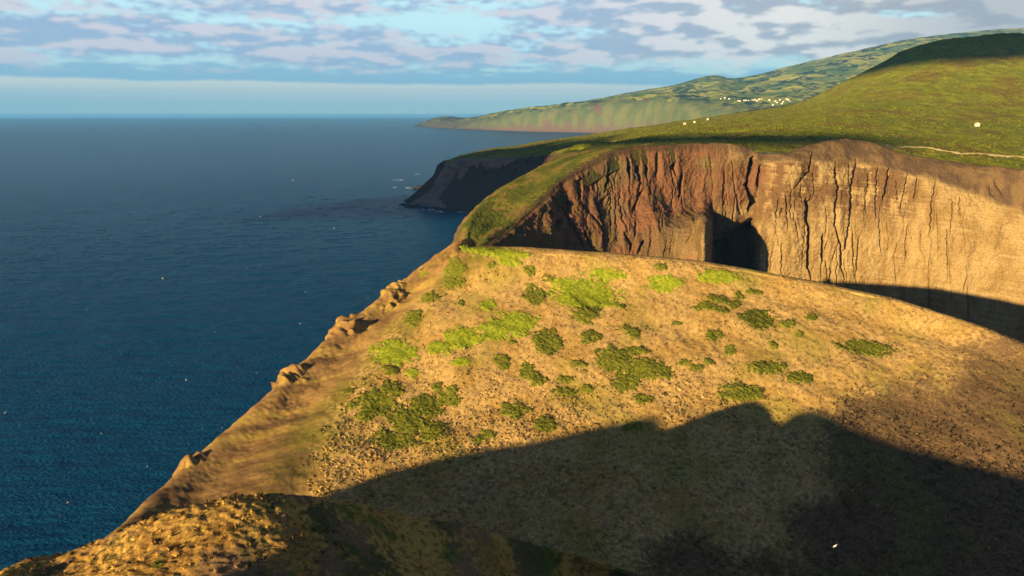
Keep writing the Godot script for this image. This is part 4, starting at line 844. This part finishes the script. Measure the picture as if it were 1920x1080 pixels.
func flank_tint(p: Vector3, _n: Vector3, _u: float, v: float, _i: int, _j: int) -> Color:
	var a := wide.get_noise_2d(p.x * 0.04, p.z * 0.02 + 50.0)
	var f := fine.get_noise_2d(p.x * 0.25, p.z * 0.25)
	var c := col(0.085, 0.105, 0.018).lerp(col(0.19, 0.17, 0.035), smoothstep(-0.2, 0.35, a + 0.4 * f))
	c = c.lerp(col(0.21, 0.135, 0.06), smoothstep(0.25, 0.5, a - 0.3 * f + 0.2 * smoothstep(2.4, 3.0, v)))
	c = c.lerp(col(0.05, 0.045, 0.025), (1.0 - smoothstep(-0.1, 0.35, v + 0.3 * f)) * 0.7)  # shaded inner side of the rim painted dark
	return c.lerp(col(0.13, 0.09, 0.055), smoothstep(2.9, 3.3, v + 0.2 * f))

func plain_relief(p: Vector3, n: Vector3, _u: float, v: float, _i: int, _j: int) -> Vector3:
	var d := 4.0 * wide.get_noise_2d(p.x * 0.006, p.z * 0.006) * smoothstep(0.0, 2.0, v) + 1.6 * fine.get_noise_2d(p.x * 0.03, p.z * 0.03) + 0.9 * fine.get_noise_2d(p.x * 0.12, p.z * 0.12)
	return n * d

func plain_tint(p: Vector3, _n: Vector3, u: float, v: float, _i: int, _j: int) -> Color:
	var a := wide.get_noise_2d(p.x * 0.008, p.z * 0.008 + 50.0)
	var f := wide.get_noise_2d(p.x * 0.035, p.z * 0.035)
	var g := fine.get_noise_2d(p.x * 0.15, p.z * 0.15)
	var c := col(0.25, 0.27, 0.026).lerp(col(0.18, 0.20, 0.024), smoothstep(-0.3, 0.35, f + 0.6 * g))
	c = c.lerp(col(0.19, 0.135, 0.036), smoothstep(0.08, 0.45, a + 0.4 * f - 0.2 * g) * 0.7)
	c = c.lerp(col(0.17, 0.22, 0.022), smoothstep(0.1, 0.4, -a + 0.3 * g) * 0.6)
	if u < 20.0:
		c = c.lerp(col(0.09, 0.055, 0.05), 1.0 - smoothstep(-8.0, 6.0, u + 14.0 * f))
	return c

func headland_relief(p: Vector3, n: Vector3, _u: float, v: float, _i: int, _j: int) -> Vector3:
	var d := 7.0 * (ridged.get_noise_3d(p.x * 0.016, p.y * 0.006, p.z * 0.016) - 0.2) + 2.5 * wide.get_noise_3d(p.x * 0.05, p.y * 0.12, p.z * 0.05)
	return n * d * smoothstep(0.0, 0.4, v)

func headland_tint(p: Vector3, _n: Vector3, _u: float, v: float, _i: int, _j: int) -> Color:
	var b := wide.get_noise_3d(p.x * 0.02, p.y * 0.08, p.z * 0.02)
	var c := col(0.30, 0.20, 0.19).lerp(col(0.20, 0.14, 0.14), smoothstep(-0.3, 0.3, b))
	return c.lerp(col(0.16, 0.18, 0.03), 1.0 - smoothstep(-0.05, 0.25, v + 0.3 * b))

func far_relief(p: Vector3, n: Vector3, _u: float, v: float, _i: int, _j: int) -> Vector3:
	var d := 26.0 * (ridged.get_noise_3d(p.x * 0.0022, p.y * 0.001, p.z * 0.0012) - 0.2) * smoothstep(0.05, 0.6, v) * (1.0 - smoothstep(2.2, 3.2, v) * 0.6)
	d += 9.0 * wide.get_noise_2d(p.x * 0.006, p.z * 0.006) * smoothstep(0.0, 0.5, v)
	return n * d

func far_tint(p: Vector3, _n: Vector3, u: float, v: float, _i: int, _j: int) -> Color:
	var x := p.x + 160.0 * wide.get_noise_2d(p.x * 0.002, p.z * 0.002)
	var field := cells.get_noise_2d(x * 0.0052, (p.z + 0.3 * x) * 0.0026)
	var a := wide.get_noise_2d(p.x * 0.0022, p.z * 0.0016)
	var f := wide.get_noise_2d(p.x * 0.009, p.z * 0.006)
	var c := col(0.13, 0.20, 0.035).lerp(col(0.40, 0.42, 0.06), smoothstep(-0.8, 0.7, field + 0.5 * a))
	c = c.lerp(col(0.030, 0.055, 0.025), smoothstep(0.04, 0.22, a * 0.7 + 0.6 * f))
	var bluff := 1.0 - smoothstep(0.85, 1.2, v + 0.25 * f)
	var face := col(0.10, 0.135, 0.05).lerp(col(0.15, 0.17, 0.065), smoothstep(-0.3, 0.3, f))
	face = face.lerp(col(0.15, 0.10, 0.075), smoothstep(0.38, 0.55, wide.get_noise_3d(p.x * 0.004, p.y * 0.002, 5.0)))
	face = face.lerp(col(0.15, 0.105, 0.085), 1.0 - smoothstep(0.12, 0.38, v + 0.3 * f))
	c = c.lerp(face, bluff)
	return c.lerp(col(0.06, 0.05, 0.04), (1.0 - smoothstep(60.0, 190.0, u)) * 0.75)

# ---------------------------------------------------------------- road, clouds

func build_road(h: Dictionary) -> void:
	var st := SurfaceTool.new()
	st.begin(Mesh.PRIMITIVE_TRIANGLES)
	var p := []
	for k in ROAD.size() * 6 - 5:
		var i := mini(k / 6, ROAD.size() - 2)
		p.append(set_down(ROAD[i].lerp(ROAD[i + 1], (k - i * 6) / 6.0), h, 5.0) + Vector3(0, 0.4, 0))
	for k in p.size() - 1:
		var w := Vector3(0.15, 0.25, 1.0).normalized() * 1.3
		var q := [p[k] - w, p[k + 1] - w, p[k + 1] + w, p[k] + w]
		var drop := Vector3(0, -3.0, 0.4)
		for t in [[q[0], q[1], q[2]], [q[0], q[2], q[3]], [q[3], q[2], q[2] + drop], [q[3], q[2] + drop, q[3] + drop]]:
			for c in t:
				st.add_vertex(c)
	st.generate_normals()
	var o := MeshInstance3D.new()
	o.mesh = st.commit()
	o.material_override = plain_material(col(0.22, 0.20, 0.11))
	place(o, "road", "pale narrow road crossing the foot of the green cone", "", "", "structure")

# low clouds between the sun and the land, behind the viewer: their shade lies on the cone, the plain and the headland
func build_clouds() -> void:
	var a := deg_to_rad(SUN_FROM.x)
	var e := deg_to_rad(SUN_FROM.y)
	var to_sun := Vector3(-sin(a) * cos(e), sin(e), cos(a) * cos(e))
	var m := plain_material(col(0.85, 0.85, 0.85), 1.0)
	var r := RandomNumberGenerator.new()
	r.seed = 23
	for shade in [[Vector3(1010, 312, -1760), 330.0, 85.0, 130.0], [Vector3(-60, 60, -1480), 230.0, 100.0, 160.0], [Vector3(170, 140, -850), 190.0, 26.0, 60.0], [Vector3(440, 200, -2380), 300.0, 34.0, 80.0]]:
		var at: Vector3 = shade[0] + to_sun * (1000.0 / sin(e))
		var st := SurfaceTool.new()
		st.begin(Mesh.PRIMITIVE_TRIANGLES)
		for k in 26:
			var ball := SphereMesh.new()
			ball.radius = 1.0
			ball.height = 2.0
			ball.radial_segments = 14
			ball.rings = 7
			var size := r.randf_range(0.35, 0.7)
			var t := Transform3D(Basis.from_scale(Vector3(shade[1] * 0.8, shade[2] * 1.2, shade[3]) * size), Vector3(r.randf_range(-1, 1) * shade[1] * 0.75, r.randf_range(-0.3, 0.5) * shade[2], r.randf_range(-1, 1) * shade[3]))
			st.append_from(ball, 0, t)
		var o := MeshInstance3D.new()
		o.mesh = st.commit()
		o.material_override = m
		o.position = at
		o.rotation.y = -a
		place(o, "cloud", "low white cloud behind the view whose shade falls on the land", "", "", "structure")

# ---------------------------------------------------------------- plants

func tuft_mesh(blades: int, spread: float, height: float, width: float, lean: float) -> ArrayMesh:
	var st := SurfaceTool.new()
	st.begin(Mesh.PRIMITIVE_TRIANGLES)
	for k in blades:
		var t := TAU * k / blades + rng.randf_range(-0.4, 0.4)
		var out := Vector3(cos(t), 0, sin(t))
		var root := out * spread * rng.randf_range(0.1, 0.5)
		var tip := out * (spread * 0.5 + lean * rng.randf_range(0.5, 1.0)) + Vector3(0, height * rng.randf_range(0.65, 1.0), 0)
		var side := Vector3(-out.z, 0, out.x) * width * 0.5
		st.set_normal((Vector3.UP + out * 0.6).normalized())
		st.add_vertex(root - side)
		st.set_normal((Vector3.UP + out * 0.6).normalized())
		st.add_vertex(tip)
		st.set_normal((Vector3.UP + out * 0.6).normalized())
		st.add_vertex(root + side)
	return st.commit()

# a low rounded bush, rough all over
func bush_mesh() -> ArrayMesh:
	var ball := SphereMesh.new()
	ball.radius = 1.5
	ball.height = 2.2
	ball.radial_segments = 9
	ball.rings = 5
	var arrays := ball.get_mesh_arrays()
	var p: PackedVector3Array = arrays[Mesh.ARRAY_VERTEX]
	for i in p.size():
		p[i] *= 1.0 + 0.55 * wide.get_noise_3d(p[i].x * 0.9, p[i].y * 0.9, p[i].z * 0.9)
	arrays[Mesh.ARRAY_VERTEX] = p
	arrays[Mesh.ARRAY_NORMAL] = null
	arrays[Mesh.ARRAY_TANGENT] = null
	var rough := ArrayMesh.new()
	rough.add_surface_from_arrays(Mesh.PRIMITIVE_TRIANGLES, arrays)
	var st := SurfaceTool.new()
	st.create_from(rough, 0)
	st.generate_normals()
	return st.commit()

func scatter(called: String, label: String, s: Dictionary, mesh: Mesh, count: int, accept: Callable, size: Callable, material: Material) -> void:
	var p: PackedVector3Array = s.points
	var colors: PackedColorArray = s.colors
	var normals: PackedVector3Array = s.normals
	var most := 0.0
	var area := PackedFloat32Array()
	area.resize(s.nu * s.nv)
	for j in range(0, s.nv - 1):
		for i in s.nu - 1:
			var k: int = j * s.nu + i
			area[k] = (p[k + 1] - p[k]).cross(p[k + s.nu] - p[k]).length()
			most = maxf(most, area[k])
	var order := PackedFloat32Array()
	var total := 0.0
	order.resize(area.size())
	for k in area.size():
		total += area[k]
		order[k] = total
	var places: Array[Transform3D] = []
	var shades: Array[Color] = []
	for n in count:
		var k := order.bsearch(rng.randf() * total)
		var i: int = k % s.nu
		var j: int = k / s.nu
		if i >= s.nu - 1 or j >= s.nv - 1:
			continue
		var at := p[k] + (p[k + 1] - p[k]) * rng.randf() + (p[k + s.nu] - p[k]) * rng.randf()
		var c := colors[k]
		if not accept.call(at, c, float(i) / s.nu, float(j) / s.nv):
			continue
		var g: float = size.call(at) * rng.randf_range(0.6, 1.4)
		var up := (normals[k] + Vector3.UP * 0.35).normalized()
		var stand := Basis(Quaternion(Vector3.UP, up)) * Basis(Vector3.UP, rng.randf() * TAU)
		places.append(Transform3D(stand * Basis.from_scale(Vector3(g, g * rng.randf_range(0.7, 1.3), g)), at - up * 0.03))
		var lit := rng.randf_range(0.8, 1.2)
		if called == "scrub_specks":
			c = coded(col(0.10, 0.105, 0.022).lerp(col(0.22, 0.15, 0.05), rng.randf()))
		if called == "scrub_bushes":
			lit *= 0.62
		shades.append(Color(c.r * lit, c.g * lit, c.b * lit * rng.randf_range(0.9, 1.05)))
	var mm := MultiMesh.new()
	mm.transform_format = MultiMesh.TRANSFORM_3D
	mm.use_colors = true
	mm.mesh = mesh
	mm.instance_count = places.size()
	for k in places.size():
		mm.set_instance_transform(k, places[k])
		mm.set_instance_color(k, shades[k])
	var o := MultiMeshInstance3D.new()
	o.multimesh = mm
	o.material_override = material
	place(o, called, label, "grass" if called.contains("grass") else "scrub", "", "stuff")

func grass_tufts(ridge_sheet: Dictionary) -> void:
	var m := tinted_material(0.3)
	var tuft := tuft_mesh(7, 0.42, 0.27, 0.24, 0.28)
	scatter("dry_grass", "dry straw coloured grass tufts all over the tan hillside", hill_sheet, tuft, 185000,
		func(at: Vector3, c: Color, u: float, v: float) -> bool: return v > 0.1 and v < 0.86 and u > 0.0614 + 0.0144 * fine.get_noise_2d(at.x * 0.1, at.z * 0.1) + 0.101 * maxf(v - 0.5, 0.0) and at.y > 40.0 and rng.randf() < (0.22 + 0.68 * smoothstep(0.42, 0.60, v - 0.12 * wide.get_noise_2d(at.x * 0.04, at.z * 0.04))) * smoothstep(0.2, 0.5, c.r) + 0.03 + 0.12 * smoothstep(0.15, 0.4, wide.get_noise_2d(at.x * 0.05 + 60.0, at.z * 0.05)),
		func(at: Vector3) -> float: return 0.85 + 0.4 * wide.get_noise_2d(at.x * 0.06, at.z * 0.06 + 20.0) + 0.35 * smoothstep(-260.0, -200.0, at.z), m)
	scatter("ridge_grass", "dry grass tufts on the near ridge", ridge_sheet, tuft_mesh(8, 0.45, 0.46, 0.18, 0.25), 80000,
		func(at: Vector3, _c: Color, _u: float, _v: float) -> bool: return at.z < -34.0 and at.z > -110.0 and at.y > 108.0,
		func(at: Vector3) -> float: return 0.85 + 0.5 * fine.get_noise_2d(at.x * 0.25, at.z * 0.25), m)

func scrub_specks() -> void:
	scatter("scrub_specks", "tiny dark scrub specks and tufts strewn over the tan hillside", hill_sheet, bush_mesh(), 22000,
		func(at: Vector3, _c: Color, u: float, v: float) -> bool: return v > 0.12 and v < 0.8 and u > 0.072 + 0.072 * maxf(v - 0.5, 0.0) and at.y > 40.0 and rng.randf() < 0.015 + 0.5 * smoothstep(0.20, 0.45, wide.get_noise_2d(at.x * 0.07 + 11.0, at.z * 0.07)),
		func(_at: Vector3) -> float: return 0.2, tinted_material(0.0))

func bushes(plain_sheet: Dictionary) -> void:
	scatter("scrub_bushes", "low green scrub bushes covering the plain and the cone", plain_sheet, bush_mesh(), 150000,
		func(at: Vector3, _c: Color, u: float, v: float) -> bool: return v > 0.04 and v < 0.9 and u > 0.045 and at.y > 60.0 and wide.get_noise_2d(at.x * 0.02, at.z * 0.02) + 0.5 * fine.get_noise_2d(at.x * 0.006, at.z * 0.006) > rng.randf_range(-0.2, 0.5),
		func(_at: Vector3) -> float: return 0.8, tinted_material(0.0))

# how far inside a patch a point lies: below 0 outside
func inside(spec: Array, x: float, z: float, wobble: float) -> float:
	var best := -9.0
	for lobe in spec[2]:
		var e1 := Vector2(lobe[2], 0)
		var e2 := Vector2(lobe[3], lobe[4])
		var q := Vector2(x - lobe[0], z - lobe[1])
		var whole := e1.cross(e2)
		best = maxf(best, 1.0 - Vector2(q.cross(e2) / whole, e1.cross(q) / whole).length())
	var rough := 0.34 * fine.get_noise_2d(x * 0.24 + wobble, z * 0.24) + 0.30 * fine.get_noise_2d(x * 0.8, z * 0.8 + wobble)
	return best + rough * 1.25 + 0.32 * fine.get_noise_2d(x * 2.2, z * 2.2) + 0.06

func patch_colour(bright: bool, x: float, z: float, wobble: float) -> Color:
	var f := fine.get_noise_2d(x * 0.5, z * 0.5 + wobble) + 0.7 * fine.get_noise_2d(x * 1.8, z * 1.8)
	if bright:
		return col(0.135, 0.195, 0.014).lerp(col(0.27, 0.30, 0.028), clampf(0.5 + f, 0.0, 1.0))
	return col(0.095, 0.120, 0.015).lerp(col(0.165, 0.160, 0.024), clampf(0.4 + f, 0.0, 1.0))

# each patch is one cushion of leaves: a lumpy mat over the ground with blades standing out of it
func build_patches() -> void:
	var m := tinted_material(0.25)
	const CELL := 0.45
	for spec in PATCHES:
		var bright: bool = spec[0] == "bright_grass_patch"
		var first: Array = spec[2][0]
		var middle := Vector3(first[0], ground_at(first[0], first[1]), first[1])
		var wobble := rng.randf() * 100.0
		var lo := Vector2(1e9, 1e9)
		var hi := Vector2(-1e9, -1e9)
		for lobe in spec[2]:
			var reach := Vector2(absf(lobe[2]) + absf(lobe[3]), absf(lobe[4])) * 1.35 + Vector2(1, 1)
			lo = lo.min(Vector2(lobe[0], lobe[1]) - reach)
			hi = hi.max(Vector2(lobe[0], lobe[1]) + reach)
		var w := int((hi.x - lo.x) / CELL) + 2
		var d := int((hi.y - lo.y) / CELL) + 2
		var deep := PackedFloat32Array()
		var at := PackedVector3Array()
		deep.resize(w * d)
		at.resize(w * d)
		for j in d:
			for i in w:
				var x := lo.x + i * CELL
				var z := lo.y + j * CELL
				var f := inside(spec, x, z, wobble)
				if not bright and f > 0.0:
					f = minf(f, 0.58 - wide.get_noise_2d(x * 0.30 + wobble, z * 0.30))
				var y := ground_at(x, z)
				deep[j * w + i] = f if y > 0.0 else -1.0
				var lump := (0.14 if bright else 0.38) * (0.6 + fine.get_noise_2d(x * 1.1, z * 1.1 + wobble)) * smoothstep(0.0, 0.3, f)
				at[j * w + i] = Vector3(x, y + 0.10 + lump - 0.45 * (1.0 - smoothstep(-0.12, 0.10, f)), z)
		var st := SurfaceTool.new()
		st.begin(Mesh.PRIMITIVE_TRIANGLES)
		st.set_smooth_group(0)
		var number := {}
		for j in d - 1:
			for i in w - 1:
				var k := j * w + i
				if maxf(maxf(deep[k], deep[k + 1]), maxf(deep[k + w], deep[k + w + 1])) < 0.0:
					continue
				for c in [k, k + 1, k + w, k + 1, k + w + 1, k + w]:
					if not number.has(c):
						number[c] = number.size()
						var du := at[mini(c + 1, w * d - 1)] - at[maxi(c - 1, 0)]
						var dv := at[mini(c + w, w * d - 1)] - at[maxi(c - w, 0)]
						var up := dv.cross(du).normalized()
						st.set_normal(up if up.y > 0.2 else Vector3.UP)
						st.set_color(coded(patch_colour(bright, at[c].x, at[c].z, wobble)))
						st.add_vertex(at[c] - middle)
					st.add_index(number[c])
		if number.size() < 3:
			continue
		# blades
		var total := number.size()
		for key in number.keys():
			if deep[key] < 0.05:
				continue
			for n in 2:
				var root := at[key] - middle + Vector3(rng.randf_range(-0.3, 0.3), -0.05, rng.randf_range(-0.3, 0.3))
				var turn := rng.randf() * TAU
				var out := Vector3(cos(turn), 0, sin(turn))
				var side := Vector3(-out.z, 0, out.x) * rng.randf_range(0.06, 0.13) * (1.0 if bright else 1.5)
				var tip := root + out * rng.randf_range(0.05, 0.25) + Vector3(0, rng.randf_range(0.14, 0.34), 0)
				st.set_color(coded(patch_colour(bright, at[key].x + turn, at[key].z, wobble) * rng.randf_range(0.9, 1.25)))
				st.set_normal((Vector3(0, 0.93, 0.3) + out * 0.4).normalized())
				for corner in [root - side, tip, root + side]:
					st.add_vertex(corner)
					st.add_index(total)
					total += 1
		var o := MeshInstance3D.new()
		o.mesh = st.commit()
		o.material_override = m
		o.position = middle
		var small: bool = spec[1].begins_with("small scrub tuft")
		place(o, spec[0], spec[1], "grass" if bright else "scrub", "small scrub tufts on the tan slope" if small else ("bright grass patches on the tan slope" if bright else "dark scrub patches on the tan slope"))

# ---------------------------------------------------------------- rocks, foam, houses, birds

func rock_mesh(r: float, k: float) -> ArrayMesh:
	var ball := SphereMesh.new()
	ball.radius = 1.0
	ball.height = 2.0
	ball.radial_segments = 20
	ball.rings = 10
	var arrays := ball.get_mesh_arrays()
	var p: PackedVector3Array = arrays[Mesh.ARRAY_VERTEX]
	for i in p.size():
		var q := p[i]
		q *= 1.0 + 0.7 * wide.get_noise_3d(q.x * 0.9 + k * 9.0, q.y * 0.9, q.z * 0.9)
		p[i] = Vector3(q.x * 1.7, q.y * 0.55, q.z) * r
	arrays[Mesh.ARRAY_VERTEX] = p
	arrays[Mesh.ARRAY_NORMAL] = null
	arrays[Mesh.ARRAY_TANGENT] = null
	var flat := ArrayMesh.new()
	flat.add_surface_from_arrays(Mesh.PRIMITIVE_TRIANGLES, arrays)
	var st := SurfaceTool.new()
	st.create_from(flat, 0)
	st.deindex()
	st.generate_normals()
	return st.commit()

func build_rocks() -> void:
	var m := plain_material(col(0.035, 0.026, 0.027))
	for k in ROCKS.size():
		var o := MeshInstance3D.new()
		o.mesh = rock_mesh(ROCKS[k].y, k)
		o.material_override = m
		o.position = Vector3(ROCKS[k].x, -0.5, ROCKS[k].z)
		o.rotation.y = k * 0.7
		place(o, "sea_rock", "dark lava rock awash below the purple headland, %s from the left" % ORDER[ROCK_ORDER[k]], "rock", "lava rocks at the foot of the headland")

func build_foam() -> void:
	var m := plain_material(col(0.52, 0.56, 0.60))
	var st := SurfaceTool.new()
	st.begin(Mesh.PRIMITIVE_TRIANGLES)
	var r := RandomNumberGenerator.new()
	r.seed = 4
	for f in FOAM:
		for k in 11:
			var c := Vector3(f.x + r.randf_range(-1, 1) * f.y * 1.1, 0.6 + r.randf() * 0.5, f.z + r.randf_range(-1, 1) * f.y * 0.5)
			var w: float = f.y * r.randf_range(0.06, 0.22)
			var d: float = f.y * r.randf_range(0.04, 0.12)
			for s in 7:
				var a0 := TAU * s / 7.0
				var a1 := TAU * (s + 1) / 7.0
				st.add_vertex(c + Vector3(0, 0.25, 0))
				st.add_vertex(c + Vector3(cos(a0) * w, -0.4, sin(a0) * d))
				st.add_vertex(c + Vector3(cos(a1) * w, -0.4, sin(a1) * d))
	st.generate_normals()
	var o := MeshInstance3D.new()
	o.mesh = st.commit()
	o.material_override = m
	place(o, "sea_foam", "white surf foam round the rocks of the headland", "foam", "", "stuff")

func box(st: SurfaceTool, at: Vector3, size: Vector3) -> void:
	var b := BoxMesh.new()
	b.size = size
	st.append_from(b, 0, Transform3D(Basis.IDENTITY, at))

func house(called: String, at: Vector3, turn: float, size: Vector3, label: String, group: String) -> void:
	var o := Node3D.new()
	o.position = at
	o.rotation.y = turn
	place(o, called, label, "house", group)
	var st := SurfaceTool.new()
	st.begin(Mesh.PRIMITIVE_TRIANGLES)
	box(st, Vector3(0, size.y * 0.5 - 2.0, 0), size + Vector3(0, 4.0, 0))
	var wall := MeshInstance3D.new()
	wall.name = "wall"
	wall.mesh = st.commit()
	wall.material_override = plain_material(col(0.50, 0.485, 0.45))
	o.add_child(wall, true)
	var ridge := PrismMesh.new()
	ridge.size = Vector3(size.x * 1.08, size.y * 0.45, size.z * 1.04)
	var roof := MeshInstance3D.new()
	roof.name = "roof"
	roof.mesh = ridge
	roof.position = Vector3(0, size.y + size.y * 0.225, 0)
	roof.material_override = plain_material(col(0.42, 0.25, 0.17))
	o.add_child(roof, true)
	for s in [-0.25, 0.25]:
		var w := BoxMesh.new()
		w.size = Vector3(size.x * 0.16, size.y * 0.3, 0.2)
		var window := MeshInstance3D.new()
		window.name = "window"
		window.mesh = w
		window.position = Vector3(size.x * s, size.y * 0.55, size.z * 0.5 + 0.08)
		window.material_override = plain_material(col(0.05, 0.06, 0.07), 0.2)
		o.add_child(window, true)

func build_houses(far_h: Dictionary, h: Dictionary) -> void:
	for k in VILLAGE.size():
		house("village_house", set_down(VILLAGE[k], far_h, 40.0), -0.4 + rng.randf_range(-0.4, 0.4), Vector3(rng.randf_range(9, 15), rng.randf_range(4.5, 6.5), rng.randf_range(7, 10)), "tiny white house of the far village, %s from the left" % ORDER[VILLAGE_ORDER[k]], "white houses of the far village")
	house("farm_house", set_down(HOUSES[0], h, 5.0) + Vector3(0, 0.3, 0), -0.3, Vector3(4.2, 2.8, 4), "small white house on the sunlit plain, middle of three in a row", "white houses on the coastal plain")
	house("farm_house", set_down(HOUSES[1], h, 5.0) + Vector3(0, 0.3, 0), 0.2, Vector3(4.2, 2.8, 4), "small white house on the plain, nearest the sea of three in a row", "white houses on the coastal plain")
	house("farm_house", set_down(HOUSES[2], h, 5.0) + Vector3(0, 0.3, 0), -0.1, Vector3(4.2, 2.8, 4), "small white house on the plain, nearest the cone of three in a row", "white houses on the coastal plain")
	house("white_house", set_down(HOUSES[3], h, 5.0) + Vector3(0, 0.3, 0), -0.3, Vector3(5.5, 3.6, 5.0), "lone white house on the green foot of the cone at right", "")

func bird_mesh() -> ArrayMesh:
	var st := SurfaceTool.new()
	st.begin(Mesh.PRIMITIVE_TRIANGLES)
	st.set_smooth_group(0)
	# body and wings as one skin: rings along the wing span, each an aerofoil of four points
	var ring := []
	for k in 17:
		var t := (k - 8) / 8.0
		var s := absf(t)
		var x := t * 0.55
		var chord := 0.12 * pow(1.0 - s, 0.6) + 0.012
		var z := 0.10 * s * s - 0.05 * sin(s * PI)
		var y := 0.09 * sin(s * PI * 0.75) - 0.02
		var thick := 0.012
		if k >= 7 and k <= 9:
			thick = 0.05 if k == 8 else 0.035
			chord = 0.23 if k == 8 else 0.15
			x *= 0.55
			z = 0.0
			y = 0.0
		ring.append([Vector3(x, y, z - chord), Vector3(x, y + thick, z - chord * 0.2), Vector3(x, y, z + chord), Vector3(x, y - thick, z - chord * 0.2)])
	for k in 16:
		for c in 4:
			var a: Vector3 = ring[k][c]
			var b: Vector3 = ring[k + 1][c]
			var d: Vector3 = ring[k][(c + 1) % 4]
			var e: Vector3 = ring[k + 1][(c + 1) % 4]
			for v in [a, d, b, b, d, e]:
				st.add_vertex(v)
	# head with bill, and tail fan
	for part in [[Vector3(0, 0.012, -0.20), 0.034, -0.115], [Vector3(0, 0.0, 0.17), 0.022, 0.14]]:
		var c0: Vector3 = part[0]
		for s in 6:
			var a0 := TAU * s / 6.0
			var a1 := TAU * (s + 1) / 6.0
			var flat: float = 1.0 if part[2] < 0.0 else 0.35
			var p0: Vector3 = c0 + Vector3(cos(a0), sin(a0) * flat, 0) * part[1]
			var p1: Vector3 = c0 + Vector3(cos(a1), sin(a1) * flat, 0) * part[1]
			var tip := c0 + Vector3(cos(a0) * (0.0 if part[2] < 0.0 else 0.05), 0, part[2])
			for v in [p0, p1, tip, p1, p0, c0 - Vector3(0, 0, part[2])]:
				st.add_vertex(v)
	st.generate_normals()
	return st.commit()

func build_birds() -> void:
	var mesh := bird_mesh()
	var m := plain_material(col(0.86, 0.86, 0.85))
	var first := MeshInstance3D.new()
	first.mesh = mesh
	first.material_override = m
	for k in BIRDS.size():
		var o: MeshInstance3D = first if k == 0 else first.duplicate()
		o.position = BIRDS[k][0]
		o.rotation = Vector3(rng.randf_range(-0.25, 0.25), rng.randf() * TAU, rng.randf_range(-0.7, 0.7))
		place(o, "seabird", BIRDS[k][1], "bird", BIRDS[k][2])
